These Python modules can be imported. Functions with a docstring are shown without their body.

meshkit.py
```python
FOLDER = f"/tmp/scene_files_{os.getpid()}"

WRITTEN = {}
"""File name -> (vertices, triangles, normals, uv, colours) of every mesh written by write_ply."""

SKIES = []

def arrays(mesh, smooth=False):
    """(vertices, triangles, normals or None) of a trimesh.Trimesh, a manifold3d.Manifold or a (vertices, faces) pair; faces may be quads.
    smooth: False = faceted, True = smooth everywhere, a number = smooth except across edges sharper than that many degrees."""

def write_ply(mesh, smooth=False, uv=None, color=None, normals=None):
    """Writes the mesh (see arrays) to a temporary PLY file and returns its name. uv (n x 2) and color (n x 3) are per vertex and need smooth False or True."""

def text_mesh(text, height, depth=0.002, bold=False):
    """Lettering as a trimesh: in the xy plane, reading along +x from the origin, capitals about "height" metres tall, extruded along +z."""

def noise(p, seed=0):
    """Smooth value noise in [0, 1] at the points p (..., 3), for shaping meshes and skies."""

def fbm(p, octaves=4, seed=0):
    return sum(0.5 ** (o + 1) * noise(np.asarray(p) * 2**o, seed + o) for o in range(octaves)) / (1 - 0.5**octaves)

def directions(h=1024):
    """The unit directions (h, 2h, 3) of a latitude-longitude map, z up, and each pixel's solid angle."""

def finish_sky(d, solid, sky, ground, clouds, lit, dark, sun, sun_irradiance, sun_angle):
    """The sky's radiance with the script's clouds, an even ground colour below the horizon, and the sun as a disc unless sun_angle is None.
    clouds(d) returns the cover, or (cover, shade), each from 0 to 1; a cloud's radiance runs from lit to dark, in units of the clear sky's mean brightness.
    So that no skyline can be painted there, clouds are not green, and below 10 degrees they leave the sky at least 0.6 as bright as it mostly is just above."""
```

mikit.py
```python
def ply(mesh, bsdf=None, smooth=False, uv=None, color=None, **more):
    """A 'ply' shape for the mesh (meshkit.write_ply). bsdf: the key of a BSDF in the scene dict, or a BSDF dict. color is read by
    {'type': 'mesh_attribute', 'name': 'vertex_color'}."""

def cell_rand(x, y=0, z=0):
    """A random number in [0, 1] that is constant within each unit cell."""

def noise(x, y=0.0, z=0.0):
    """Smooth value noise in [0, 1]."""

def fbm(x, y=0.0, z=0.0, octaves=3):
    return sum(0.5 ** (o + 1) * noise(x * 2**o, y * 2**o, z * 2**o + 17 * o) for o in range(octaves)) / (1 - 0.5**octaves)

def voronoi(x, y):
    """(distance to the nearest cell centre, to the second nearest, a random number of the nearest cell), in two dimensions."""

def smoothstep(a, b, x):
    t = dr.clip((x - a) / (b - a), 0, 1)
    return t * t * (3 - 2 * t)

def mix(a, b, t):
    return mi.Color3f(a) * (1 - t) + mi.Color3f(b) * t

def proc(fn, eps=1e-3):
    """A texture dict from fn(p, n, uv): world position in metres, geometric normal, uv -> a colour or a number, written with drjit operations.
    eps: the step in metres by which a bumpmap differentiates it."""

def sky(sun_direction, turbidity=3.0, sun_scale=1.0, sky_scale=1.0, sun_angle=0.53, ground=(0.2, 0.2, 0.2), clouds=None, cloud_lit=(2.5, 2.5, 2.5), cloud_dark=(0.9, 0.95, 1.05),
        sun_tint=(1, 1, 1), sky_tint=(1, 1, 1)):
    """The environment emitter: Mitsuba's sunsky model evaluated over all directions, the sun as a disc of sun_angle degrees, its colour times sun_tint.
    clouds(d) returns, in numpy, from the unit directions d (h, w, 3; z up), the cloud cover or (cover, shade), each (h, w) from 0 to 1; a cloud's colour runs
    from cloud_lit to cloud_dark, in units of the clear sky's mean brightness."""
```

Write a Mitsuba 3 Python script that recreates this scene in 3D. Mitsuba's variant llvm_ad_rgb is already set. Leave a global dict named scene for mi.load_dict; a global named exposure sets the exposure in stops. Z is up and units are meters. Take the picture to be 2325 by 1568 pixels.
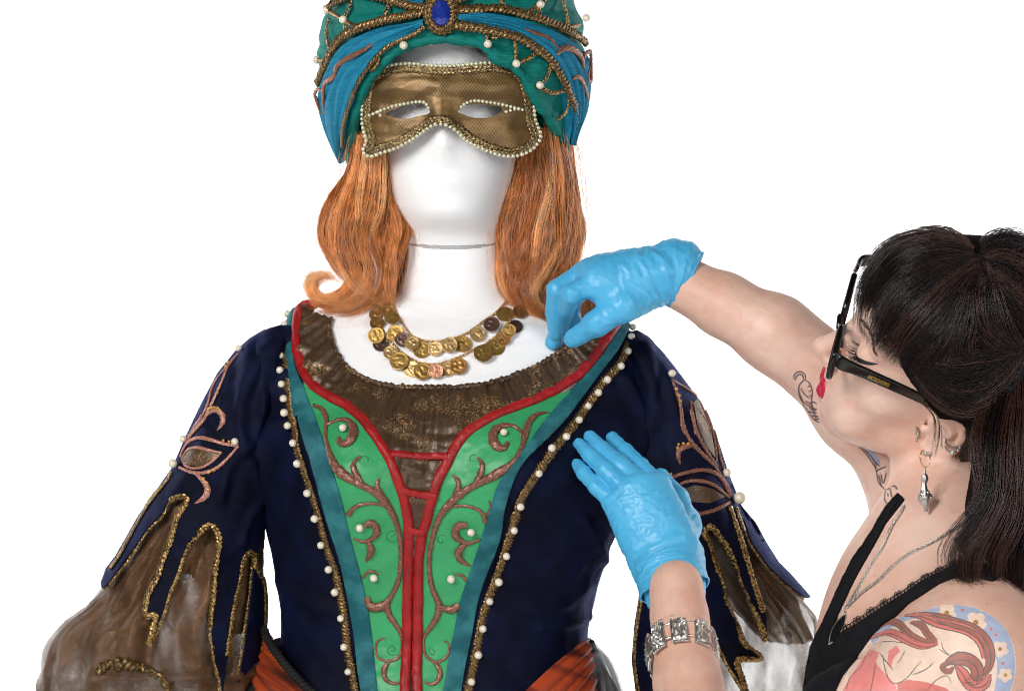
import math, random
import numpy as np, trimesh, mitsuba as mi, drjit as dr
import mikit, meshkit
from mikit import proc, noise, fbm, voronoi, cell_rand, smoothstep, mix
from scipy.interpolate import CubicSpline, PchipInterpolator
from scipy import sparse
from scipy.spatial import Delaunay, cKDTree
import shapely
from shapely.geometry import Polygon, Point, LineString

T = mi.ScalarTransform4f
scene, labels = {}, {}
# ------------------------------------------------------------------ camera, lamps, exposure
K, D, ZC = 0.000462, 3.0, 1.35          # metres per unit of the front elevation at the mannequin's axis, camera distance, camera height
CAM = np.array([0.0, -D, ZC])
scene['camera'] = {'type': 'perspective', 'fov_axis': 'x', 'fov': math.degrees(2 * math.atan(1162.5 * K / D)),
                   'to_world': T().look_at(origin=[0, -D, ZC], target=[0, 0, ZC], up=[0, 0, 1]), 'near_clip': 0.05, 'far_clip': 100.0}
exposure = 0.14

def lamp(key, pos, target, w, h, rad, tint=(1, 1, 1)):
    scene[key] = {'type': 'rectangle', 'to_world': T().look_at(origin=list(pos), target=list(target), up=[0, 0, 1]) @ T().scale([w / 2, h / 2, 1]),
                  'bsdf': {'type': 'diffuse', 'reflectance': {'type': 'rgb', 'value': 0.5}},
                  'emitter': {'type': 'area', 'radiance': {'type': 'rgb', 'value': [rad * c for c in tint]}}}

lamp('softbox', (-1.5, -2.8, 2.35), (0.0, 0.0, 1.4), 1.25, 1.25, 16.5, (1.0, 0.985, 0.96))
labels['softbox'] = {'label': 'white key softbox high to the left of the camera', 'category': 'softbox'}
lamp('softbox_001', (1.5, -3.2, 1.7), (0.2, 0.0, 1.35), 1.8, 2.0, 3.1, (0.97, 0.985, 1.0))
labels['softbox_001'] = {'label': 'broad dim fill softbox right of the camera', 'category': 'softbox'}
lamp('backdrop_light', (-2.0, 0.95, 1.5), (-0.2, 2.4, 1.35), 0.5, 2.2, 15.5)
labels['backdrop_light'] = {'label': 'tall strip lamp facing the white backdrop on the left', 'category': 'lamp'}
lamp('backdrop_light_001', (2.0, 0.95, 1.5), (0.2, 2.4, 1.35), 0.5, 2.2, 15.5)
labels['backdrop_light_001'] = {'label': 'tall strip lamp facing the white backdrop on the right', 'category': 'lamp'}

# ------------------------------------------------------------------ helpers
def W(x, y, depth):
    """A point of the front elevation (x right, y down, in units of K) at the given depth."""
    s = K * (D + np.asarray(depth, float)) / D
    x, y = np.asarray(x, float), np.asarray(y, float)
    return np.stack([(x - 1162.5) * s, np.broadcast_to(depth, np.shape(x)) * 1.0, ZC - (y - 784.0) * s], -1)

def toE(P):
    """World point -> front elevation."""
    P = np.asarray(P)
    s = D / (K * (D + P[..., 1]))
    return np.stack([1162.5 + P[..., 0] * s, 784.0 - (P[..., 2] - ZC) * s], -1)

def frame(x0, y0, z):
    """Reads coordinates measured on an enlarged detail of the pattern sheet."""
    return lambda pts: (np.array([x0, y0]) + np.asarray(pts, float) / z) / 1.0753

V1 = frame(740, 0, 3.1365); V2 = frame(740, 300, 3.1365); V3 = frame(640, 640, 2.4734); V4 = frame(60, 740, 3.1357); V5 = frame(60, 1180, 3.0986)
V6 = frame(640, 1000, 2.2857); V7 = frame(1260, 560, 3.1357); V8 = frame(1260, 1000, 2.2857); VN = frame(880, 680, 5.284)
H1 = frame(1880, 550, 3.4839); H2 = frame(1880, 900, 3.4839); H3 = frame(1880, 1236, 3.4839)

def spline(pts, n=None, step=None, closed=False):
    pts = np.asarray(pts, float)
    if closed:
        pts = np.vstack([pts, pts[:1]])
    d = np.linalg.norm(np.diff(pts, axis=0), axis=1)
    t = np.r_[0, np.cumsum(np.sqrt(np.maximum(d, 1e-9)))]
    if n is None:
        n = max(3, int(d.sum() / step) + 1)
    if len(pts) == 2:
        return pts[0] + np.linspace(0, 1, n)[:, None] * (pts[1] - pts[0])
    c = CubicSpline(t, pts, bc_type='periodic' if closed else 'natural')
    fine = c(np.linspace(0, t[-1], 20 * len(pts)))
    s = np.r_[0, np.cumsum(np.linalg.norm(np.diff(fine, axis=0), axis=1))]
    q = np.linspace(0, s[-1], n)
    return np.stack([np.interp(q, s, fine[:, k]) for k in range(fine.shape[1])], -1)

def poly_line(pts, step):
    pts = np.asarray(pts, float)
    s = np.r_[0, np.cumsum(np.linalg.norm(np.diff(pts, axis=0), axis=1))]
    q = np.linspace(0, s[-1], max(2, int(s[-1] / step) + 1))
    return np.stack([np.interp(q, s, pts[:, k]) for k in range(pts.shape[1])], -1)

def interp(pts, v):
    """Monotone interpolation of a table of (v, a, b, ...) rows."""
    a = np.asarray(pts, float)
    return PchipInterpolator(a[:, 0], a[:, 1:], extrapolate=True)(v)

def unit(v):
    return v / (np.linalg.norm(v, axis=-1, keepdims=True) + 1e-12)

def mesh(v, f):
    return trimesh.Trimesh(np.asarray(v, float), np.asarray(f), process=False)

def grid_faces(n, m, wrap=False):
    i, j = np.meshgrid(np.arange(n - 1), np.arange(m if wrap else m - 1), indexing='ij')
    a, b = i * m + j, i * m + (j + 1) % m
    c, d = (i + 1) * m + (j + 1) % m, (i + 1) * m + j
    return np.vstack([np.stack([a, b, c], -1).reshape(-1, 3), np.stack([a, c, d], -1).reshape(-1, 3)])

_count = {}
def add(key, m, bsdf, smooth=40, label=None, cat=None, group=None, kind=None, **more):
    n = _count.get(key, 0); _count[key] = n + 1
    k = key if n == 0 else f'{key}_{n:03d}'
    scene[k] = mikit.ply(m, bsdf, smooth=smooth, **more)
    d = {}
    if label: d['label'] = label
    if cat: d['category'] = cat
    if group: d['group'] = group
    if kind: d['kind'] = kind
    if d: labels[k] = d
    return k

def thing(key, label, cat, group=None):
    labels[key] = {'label': label, 'category': cat, **({'group': group} if group else {})}
    return key

def cat_mesh(ms):
    return trimesh.util.concatenate(ms) if len(ms) > 1 else ms[0]

class Surf:
    """A surface onto which trims are laid."""
    def __init__(self, *ms):
        self.sc = mi.load_dict({'type': 'scene', **{f's{i}': mikit.ply(m, smooth=True) for i, m in enumerate(ms)}})
    def cast(self, o, d):
        o, d = np.broadcast_arrays(np.asarray(o, float), d)
        r = mi.Ray3f(mi.Point3f(*[mi.Float(np.ascontiguousarray(o[:, k])) for k in range(3)]), mi.Vector3f(*[mi.Float(np.ascontiguousarray(d[:, k])) for k in range(3)]))
        si = self.sc.ray_intersect(r)
        return np.array(si.is_valid()), np.array(si.p).T, np.array(si.sh_frame.n).T
    def hit(self, E, off=0.0):
        E = np.asarray(E, float).reshape(-1, 2)
        d = unit(W(E[:, 0], E[:, 1], 0.0) - CAM)
        ok, P, N = self.cast(CAM, d)
        N = np.where((N * d).sum(1, keepdims=True) > 0, -N, N)
        if not ok.all():
            if not ok.any():
                raise ValueError('nothing hit')
            _, j = cKDTree(E[ok]).query(E[~ok])
            P[~ok] = W(E[~ok, 0], E[~ok, 1], P[ok][j][:, 1]); N[~ok] = N[ok][j]
        off = np.broadcast_to(off, (len(E),))
        return P + N * off[:, None], N

def smooth_rows(a, k=2, it=1):
    for _ in range(it):
        b = np.pad(a, ((k, k), (0, 0)), mode='edge')
        a = np.mean([b[i:i + len(a)] for i in range(2 * k + 1)], axis=0)
    return a

def rope(P, N, r, lobes=0, pitch=0.006, sides=8, flat=1.0, amp=0.2, caps=True):
    """A cord along P lying on normals N; lobes > 0 gives it twisted strands."""
    P = np.asarray(P, float); n = len(P)
    r = np.broadcast_to(r, (n,)).astype(float)
    t = unit(np.gradient(P, axis=0)); N = np.broadcast_to(N, P.shape)
    N = unit(N - (N * t).sum(1, keepdims=True) * t); b = np.cross(t, N)
    s = np.r_[0, np.cumsum(np.linalg.norm(np.diff(P, axis=0), axis=1))]
    a = np.arange(sides) * 2 * np.pi / sides
    q = np.ones((n, sides))
    if lobes:
        q = 1 + amp * np.cos(lobes * (a[None] - 2 * np.pi * s[:, None] / pitch / lobes * 1.0))
    rr = r[:, None] * q
    V = P[:, None] + (rr * np.cos(a))[..., None] * b[:, None] + (rr * np.sin(a) * flat)[..., None] * N[:, None]
    V = V.reshape(-1, 3); F = grid_faces(n, sides, True)
    if caps:
        V = np.vstack([V, P[:1], P[-1:]]); j = np.arange(sides); j2 = (j + 1) % sides
        F = np.vstack([F, np.stack([np.full(sides, n * sides), j2, j], -1), np.stack([np.full(sides, n * sides + 1), (n - 1) * sides + j, (n - 1) * sides + j2], -1)])
    return mesh(V, F[:, ::-1])

def cord(surf, E, r, off=0.0, step=3.0, lobes=2, pitch=0.006, sides=8, flat=1.0, amp=0.2, smooth=True, wob=0.0, seed=0):
    """A cord of radius r (number or list along it, metres) laid on the surface along the elevation curve E."""
    E = spline(E, step=step) if smooth else poly_line(E, step)
    P, N = surf.hit(E)
    P[:, 1] = smooth_rows(P[:, 1:2], 2, 2)[:, 0]; N = unit(smooth_rows(N, 3, 2))
    rr = np.interp(np.linspace(0, 1, len(E)), np.linspace(0, 1, len(np.atleast_1d(r))), np.atleast_1d(r))
    if wob:
        rr = rr * (1 + wob * (meshkit.fbm(P * 300, 2, seed) - 0.5) * 2)
    return rope(P + N * (off + rr * flat * 0.5)[:, None], N, rr, lobes, pitch, sides, flat, amp)

def drape(surf, poly, off=0.003, thick=0.001, step=8.0, disp=None, holes=()):
    """A piece of cloth cut to an outline of the elevation and laid over the surface, with its own thickness."""
    pg = Polygon(poly, holes) if not isinstance(poly, Polygon) else poly
    pg = pg.buffer(0)
    if pg.geom_type != 'Polygon':
        pg = max(pg.geoms, key=lambda g: g.area)
    rings = [np.array(r.coords)[:-1] for r in [pg.exterior, *pg.interiors]]
    bd, segs = [], 0
    for r in rings:
        c = poly_line(np.vstack([r, r[:1]]), step)[:-1]
        bd.append(c)
    B = np.vstack(bd)
    x0, y0, x1, y1 = pg.bounds
    gx, gy = np.meshgrid(np.arange(x0, x1, step), np.arange(y0, y1, step * 0.866))
    gx = gx + (np.arange(gx.shape[0]) % 2)[:, None] * step / 2
    G = np.stack([gx.ravel(), gy.ravel()], -1)
    inner = pg.buffer(-step * 0.45)
    G = G[shapely.contains_xy(inner, G[:, 0], G[:, 1])]
    E = np.vstack([B, G])
    f = Delaunay(E).simplices
    c = E[f].mean(1)
    f = f[shapely.contains_xy(pg.buffer(1e-6), c[:, 0], c[:, 1])]
    a = np.cross(E[f[:, 1]] - E[f[:, 0]], E[f[:, 2]] - E[f[:, 0]])
    f = np.where((a > 0)[:, None], f, f[:, ::-1])[np.abs(a) > 1e-6]
    used = np.unique(f); remap = -np.ones(len(E), int); remap[used] = np.arange(len(used))
    E, f = E[used], remap[f]
    o = np.full(len(E), off, float)
    if disp is not None:
        o = o + disp(E)
    P, N = surf.hit(E)
    top = P + N * o[:, None]
    n = len(E)
    e = np.sort(np.vstack([f[:, [0, 1]], f[:, [1, 2]], f[:, [2, 0]]]), axis=1)
    ed = np.vstack([f[:, [0, 1]], f[:, [1, 2]], f[:, [2, 0]]])
    _, idx, cnt = np.unique(e, axis=0, return_index=True, return_counts=True)
    bdry = ed[idx[cnt == 1]]
    if thick <= 0:
        return mesh(top, f)
    side = np.vstack([np.stack([bdry[:, 1], bdry[:, 0], bdry[:, 0] + n], -1), np.stack([bdry[:, 1], bdry[:, 0] + n, bdry[:, 1] + n], -1)])
    return mesh(np.vstack([top, top - N * thick]), np.vstack([f, f[:, ::-1] + n, side]))

def strip(surf, A, B, na=None, step=4.0, nb=8, off=0.004, bulge=0.0, disp=None, thick=0.0015):
    """A band of cloth between two elevation curves A and B, laid on the surface; bulge pads its middle."""
    la = np.linalg.norm(np.diff(np.asarray(A), axis=0), axis=1).sum()
    n = na or int(la / step)
    a, b = spline(A, n), spline(B, n)
    s = np.linspace(0, 1, nb)
    E = a[:, None] * (1 - s[None, :, None]) + b[:, None] * s[None, :, None]
    P, N = surf.hit(E.reshape(-1, 2))
    N = N.reshape(n, nb, 3)
    for j in range(nb):
        N[:, j] = unit(smooth_rows(N[:, j], 3, 2))
    N = N.reshape(-1, 3)
    h = off + bulge * np.sqrt(np.maximum(0, 1 - (2 * s - 1) ** 2))[None] + np.zeros((n, 1))
    if disp is not None:
        h = h + disp(np.arange(n)[:, None] / n * la, s[None, :])
    top = P + N * h.reshape(-1, 1)
    bot = P + N * (off - thick)
    f = grid_faces(n, nb)
    m = n * nb
    i = np.arange(n - 1)
    def wall(p, q):
        return np.vstack([np.stack([p, q, q + m], -1), np.stack([p, q + m, p + m], -1)])
    f2 = np.vstack([f, f[:, ::-1] + m, wall((i + 1) * nb, i * nb), wall(i * nb + nb - 1, (i + 1) * nb + nb - 1)])
    return mesh(np.vstack([top, bot]), f2)

def loft(rows, n=96, dy=3.0, grow=0.0, yc=0.0, p=2.2, disp=None, ymin=None, ymax=None, cap=False):
    """Sections stacked down the elevation: rows of (y, x left, x right, depth in front, depth behind)."""
    rows = np.asarray(rows, float)
    ys = np.arange(rows[0, 0] if ymin is None else ymin, (rows[-1, 0] if ymax is None else ymax) + 1e-6, dy)
    q = interp(rows[:, :5], ys)
    a = np.arange(n) / n * 2 * np.pi
    ca, sa = np.cos(a), np.sin(a)
    sx = np.sign(ca) * np.abs(ca) ** (2 / p); sy = np.sign(sa) * np.abs(sa) ** (2 / p)
    ycv = np.broadcast_to(yc(ys) if callable(yc) else yc, ys.shape)
    s = K * (D + ycv) / D
    xc = ((q[:, 0] + q[:, 1]) / 2 - 1162.5) * s; rx = (q[:, 1] - q[:, 0]) / 2 * s + grow
    z = ZC - (ys - 784) * s
    dep = np.where(sy[None] < 0, (q[:, 2] + grow)[:, None] * sy[None], (q[:, 3] + grow)[:, None] * sy[None])
    X = xc[:, None] + rx[:, None] * sx[None]; Y = ycv[:, None] + dep; Z = np.broadcast_to(z[:, None], X.shape).copy()
    if disp is not None:
        X, Y, Z = disp(X, Y, Z, np.broadcast_to(ys[:, None], X.shape), np.broadcast_to(a[None], X.shape))
    V = np.stack([X, Y, Z], -1).reshape(-1, 3)
    F = grid_faces(len(ys), n, True)[:, ::-1]
    if cap:
        m = len(ys)
        V = np.vstack([V, V[:n].mean(0), V[-n:].mean(0)])
        j = np.arange(n); j2 = (j + 1) % n
        F = np.vstack([F, np.stack([np.full(n, m * n), j, j2], -1), np.stack([np.full(n, m * n + 1), (m - 1) * n + j2, (m - 1) * n + j], -1)])
    return mesh(V, F)

# ---- implicit bodies
def smin(a, b, k):
    if k <= 0: return np.minimum(a, b)
    h = np.maximum(k - np.abs(a - b), 0) / k
    return np.minimum(a, b) - h * h * k * 0.25

class Body:
    def __init__(self): self.ops = []
    def cone(self, a, b, ra, rb, k=0.01, flat=None, sub=False):
        a, b = np.asarray(a, float), np.asarray(b, float)
        if flat is not None:
            ax, fs = unit(np.asarray(flat[0], float)), flat[1]     # squash along an axis by fs
        def f(P):
            ba = b - a; pa = P - a
            t = np.clip(pa @ ba / max(ba @ ba, 1e-12), 0, 1)
            v = pa - t[:, None] * ba
            if flat is not None:
                c = v @ ax; v = v + (c * (1 / fs - 1))[:, None] * ax
                return (np.linalg.norm(v, axis=1) - (ra + t * (rb - ra))) * min(1.0, 0.5 + fs / 2)
            return np.linalg.norm(v, axis=1) - (ra + t * (rb - ra))
        self.ops.append((f, k, sub, (a + b) / 2, np.linalg.norm(b - a) / 2 + max(ra, rb))); return self
    def chain(self, pts, rs, k=0.01, flat=None):
        for i in range(len(pts) - 1): self.cone(pts[i], pts[i + 1], rs[i], rs[i + 1], k, flat)
        return self
    def ball(self, c, r, k=0.01, sub=False):
        return self.cone(c, c, r, r, k, None, sub)
    def ell(self, c, r, k=0.01, M=np.eye(3), sub=False):
        c, r = np.asarray(c, float), np.asarray(r, float)
        def f(P):
            q = (P - c) @ M
            k0 = np.linalg.norm(q / r, axis=1); k1 = np.linalg.norm(q / r ** 2, axis=1)
            return k0 * (k0 - 1) / np.maximum(k1, 1e-9)
        self.ops.append((f, k, sub, c, max(r) * 1.05)); return self
    def fn(self, f, k=0.01, sub=False, *bd):
        self.ops.append((f, k, sub, *bd)); return self
    def __call__(self, P):
        P = P.astype(np.float32); d = np.full(len(P), 9.0, np.float32)
        for f, k, sub, *bd in self.ops:
            if bd:                                                     # only the points this piece can matter to
                q = P - np.asarray(bd[0], np.float32)
                lim = np.maximum(np.abs(d) + 2 * k, 0) + bd[1]
                i = np.flatnonzero(np.einsum('ij,ij->i', q, q) < lim * lim)
                v = f(P[i]); d[i] = -smin(-d[i], v, k) if sub else smin(d[i], v, k)
            else:
                d = -smin(-d, f(P), k) if sub else smin(d, f(P), k)
        return d

def nets(fn, lo, hi, h):
    """Surface nets of fn(P) < 0, evaluated finely only near the surface."""
    lo, hi = np.asarray(lo, float), np.asarray(hi, float); c = 3
    n = np.ceil((hi - lo) / (h * c)).astype(int) + 1
    ax = [lo[k] + np.arange(n[k]) * h * c for k in range(3)]
    C = fn(np.stack(np.meshgrid(*ax, indexing='ij'), -1).reshape(-1, 3)).reshape(n)
    near = np.abs(C) < h * c * 2.6
    rep = lambda a: np.repeat(np.repeat(np.repeat(a, c, 0), c, 1), c, 2)
    off = c // 2
    Fv = np.roll(rep(np.where(C > 0, 9.0, -9.0)), (-off,) * 3, (0, 1, 2)); M = np.roll(rep(near), (-off,) * 3, (0, 1, 2))
    idx = np.argwhere(M)
    Fv[M] = fn(lo + idx * h)
    S = Fv < 0; s = S.shape
    cs = [S[i:s[0] - 1 + i, j:s[1] - 1 + j, k:s[2] - 1 + k] for i in (0, 1) for j in (0, 1) for k in (0, 1)]
    tot = sum(x.astype(np.int8) for x in cs); act = (tot > 0) & (tot < 8)
    ci = np.argwhere(act); ids = -np.ones(act.shape, int); ids[act] = np.arange(len(ci))
    acc, cnt = np.zeros((len(ci), 3)), np.zeros(len(ci))
    for a in range(3):
        b, d = [q for q in range(3) if q != a]
        for u in (0, 1):
            for v in (0, 1):
                o0 = np.zeros(3, int); o0[b] = u; o0[d] = v; o1 = o0.copy(); o1[a] = 1
                f0 = Fv[tuple((ci + o0).T)]; f1 = Fv[tuple((ci + o1).T)]
                x = (f0 < 0) != (f1 < 0); t = np.where(x, f0 / np.where(x, f0 - f1, 1), 0)
                p = np.tile(o0.astype(float), (len(ci), 1)); p[:, a] = t
                acc[x] += p[x]; cnt[x] += 1
    V = lo + (ci + acc / np.maximum(cnt, 1)[:, None]) * h
    faces = []
    for a in range(3):
        b, d = (a + 1) % 3, (a + 2) % 3
        sl0 = [slice(None)] * 3; sl1 = [slice(None)] * 3; sl0[a] = slice(0, -1); sl1[a] = slice(1, None)
        x = S[tuple(sl0)] != S[tuple(sl1)]
        e = np.argwhere(x); e = e[(e[:, b] > 0) & (e[:, d] > 0) & (e[:, b] < s[b] - 1) & (e[:, d] < s[d] - 1)]
        def cell(u, v):
            q = e.copy(); q[:, b] -= u; q[:, d] -= v; return ids[tuple(q.T)]
        q = np.stack([cell(1, 1), cell(0, 1), cell(0, 0), cell(1, 0)], -1)
        ins = S[tuple(e.T)]
        q = np.where(ins[:, None], q, q[:, ::-1]); q = q[(q >= 0).all(1)]
        faces += [q[:, [0, 1, 2]], q[:, [0, 2, 3]]]
    return mesh(V, np.vstack(faces))

def relax(m, it=4):
    """Taubin smoothing."""
    V = np.array(m.vertices); F = np.asarray(m.faces); n = len(V)
    i = np.r_[F[:, 0], F[:, 1], F[:, 2]]; j = np.r_[F[:, 1], F[:, 2], F[:, 0]]
    A = sparse.coo_matrix((np.ones(len(i)), (i, j)), (n, n)).tocsr(); A = ((A + A.T) > 0).astype(float)
    w = 1 / np.maximum(np.asarray(A.sum(1)).ravel(), 1)[:, None]
    for k in range(it):
        V = V + (0.5 if k % 2 == 0 else -0.53) * ((A @ V) * w - V)
    return mesh(V, F)

def vnorm(m):
    return meshkit.arrays(m, True)[2]

def ball(c, r, sub=2, squash=None):
    m = trimesh.creation.icosphere(subdivisions=sub, radius=r)
    m.apply_translation(c)
    return m

def strands(G, R, sides=3):
    """Many hairs as one mesh: G (hairs, points, 3), R (hairs, points)."""
    h, m, _ = G.shape
    t = unit(np.gradient(G, axis=1))
    ref = np.where(np.abs(t[..., 1:2]) < 0.9, [0, 1.0, 0], [1.0, 0, 0])
    a = unit(np.cross(t, ref)); b = np.cross(t, a)
    ang = np.arange(sides) * 2 * np.pi / sides
    V = G[:, :, None] + R[:, :, None, None] * (np.cos(ang)[None, None, :, None] * a[:, :, None] + np.sin(ang)[None, None, :, None] * b[:, :, None])
    f = grid_faces(m, sides, True)
    F = (f[None] + (np.arange(h) * m * sides)[:, None, None]).reshape(-1, 3)
    return mesh(V.reshape(-1, 3), F)

# ------------------------------------------------------------------ materials
def two(b): return {'type': 'twosided', 'bsdf': b}
def col(c): return c if isinstance(c, dict) else {'type': 'rgb', 'value': list(c)}
def bump(b, fn, scale, eps=5e-4): return {'type': 'bumpmap', 'texture': proc(fn, eps), 'scale': scale, 'bsdf': b}
def pr(key, c, rough=0.5, spec=0.5, bumpf=None, bs=0.0005, **kw):
    b = {'type': 'principled', 'base_color': col(c), 'roughness': rough, 'specular': spec, **kw}
    if bumpf is not None: b = bump(b, bumpf, bs)
    scene[key] = two(b); return key

def n3(p, s, o=2): return fbm(p.x * s, p.y * s + 31.7, p.z * s + 11.3, octaves=o)
def tone(c, s, amt, o=2, stretch=(1, 1, 1)):
    def f(p, n, uv):
        v = fbm(p.x * s * stretch[0], p.y * s * stretch[1] + 5.1, p.z * s * stretch[2] + 9.2, octaves=o)
        return mi.Color3f(c) * (1 + amt * (v - 0.5) * 2)
    return proc(f)

scene['white_wall'] = two({'type': 'diffuse', 'reflectance': col((0.88, 0.88, 0.88))})
pr('mannequin_white', (0.86, 0.86, 0.865), 0.5, 0.3)
pr('seam_dark', (0.35, 0.35, 0.35), 0.7)
FACE_AT = W(2080, 870, -0.28)      # skin colour darkens away from here, painting in shade on the arms
def skin_fn(p, n, uv):
    a = n3(p, 26.0, 3); b = n3(p, 160.0, 2); c = n3(p + 3.0, 60.0, 2)
    k = mix((0.74, 0.475, 0.375), (0.80, 0.555, 0.455), smoothstep(0.3, 0.7, a))
    k = mix(k, (0.76, 0.39, 0.31), 0.35 * smoothstep(0.55, 0.8, c))
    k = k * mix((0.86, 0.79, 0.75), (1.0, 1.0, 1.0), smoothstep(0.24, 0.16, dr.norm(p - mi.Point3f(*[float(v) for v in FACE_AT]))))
    mole = smoothstep(0.955, 0.975, noise(p.x * 130 + 7.7, p.y * 130, p.z * 130)) * 0.5
    return mix(k * (0.95 + 0.1 * b), (0.30, 0.15, 0.10), mole)
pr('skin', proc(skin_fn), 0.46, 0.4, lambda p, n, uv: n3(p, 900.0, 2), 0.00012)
pr('lip_red', tone((0.50, 0.018, 0.06), 400, 0.25), 0.35, 0.5)
pr('eyeliner', (0.008, 0.008, 0.009), 0.5)
pr('brow_brown', (0.10, 0.045, 0.03), 0.6)
pr('dark_hair', tone((0.011, 0.0048, 0.0045), 300, 0.7), 0.34, 0.35)
pr('dark_hair_brown', tone((0.050, 0.021, 0.016), 300, 0.6), 0.34, 0.4)
pr('dark_hair_base', (0.004, 0.002, 0.002), 0.8, 0.1)
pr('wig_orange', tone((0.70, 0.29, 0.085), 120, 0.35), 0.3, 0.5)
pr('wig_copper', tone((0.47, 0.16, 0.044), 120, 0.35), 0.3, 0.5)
pr('wig_auburn', tone((0.25, 0.080, 0.024), 120, 0.4), 0.3, 0.5)  # shadowed tone of the same hair, shade put into the colour
pr('wig_gold', tone((0.90, 0.52, 0.22), 120, 0.3), 0.3, 0.5)  # highlight tone of the same hair, painted into some locks
def velvet(p, n, uv):
    a = n3(p, 30.0, 3); b = n3(p, 1400.0, 1)
    return mix((0.0014, 0.0021, 0.0100), (0.0030, 0.0060, 0.0290), smoothstep(0.25, 0.85, a)) * (0.75 + 0.5 * b)
pr('navy_velvet', proc(velvet), 0.7, 0.12, lambda p, n, uv: n3(p, 24.0, 3), 0.010, sheen=0.30, sheen_tint=0.9)
pr('navy_lining', (0.004, 0.006, 0.02), 0.8, 0.1)
def teal_fn(p, n, uv):
    a = n3(p, 55.0, 3); b = n3(p, 1200.0, 1)
    return mix((0.008, 0.085, 0.105), (0.03, 0.17, 0.19), smoothstep(0.3, 0.75, a)) * (0.75 + 0.5 * b)
pr('teal_velvet', proc(teal_fn), 0.65, 0.2, lambda p, n, uv: n3(p, 260.0, 3), 0.0009, sheen=1.0, sheen_tint=0.6)
pr('red_satin', tone((0.30, 0.007, 0.008), 70, 0.35), 0.48, 0.4, lambda p, n, uv: fbm(p.x * 120 + p.z * 60, p.y * 90, p.z * 70, octaves=3), 0.0035, sheen=0.3)
def green_fn(p, n, uv):
    w = n3(p, 2200.0, 1); a = n3(p, 40.0, 2)
    return mix((0.026, 0.27, 0.090), (0.042, 0.34, 0.128), a) * (0.86 + 0.28 * w)
pr('green_satin', proc(green_fn), 0.42, 0.4, lambda p, n, uv: n3(p, 42.0, 3), 0.0045)
pr('green_stitch', (0.010, 0.16, 0.055), 0.6)
def thread(c1, c2, s=1500.0):
    return proc(lambda p, n, uv: mix(c1, c2, smoothstep(0.3, 0.75, n3(p, s, 2))))
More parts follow.
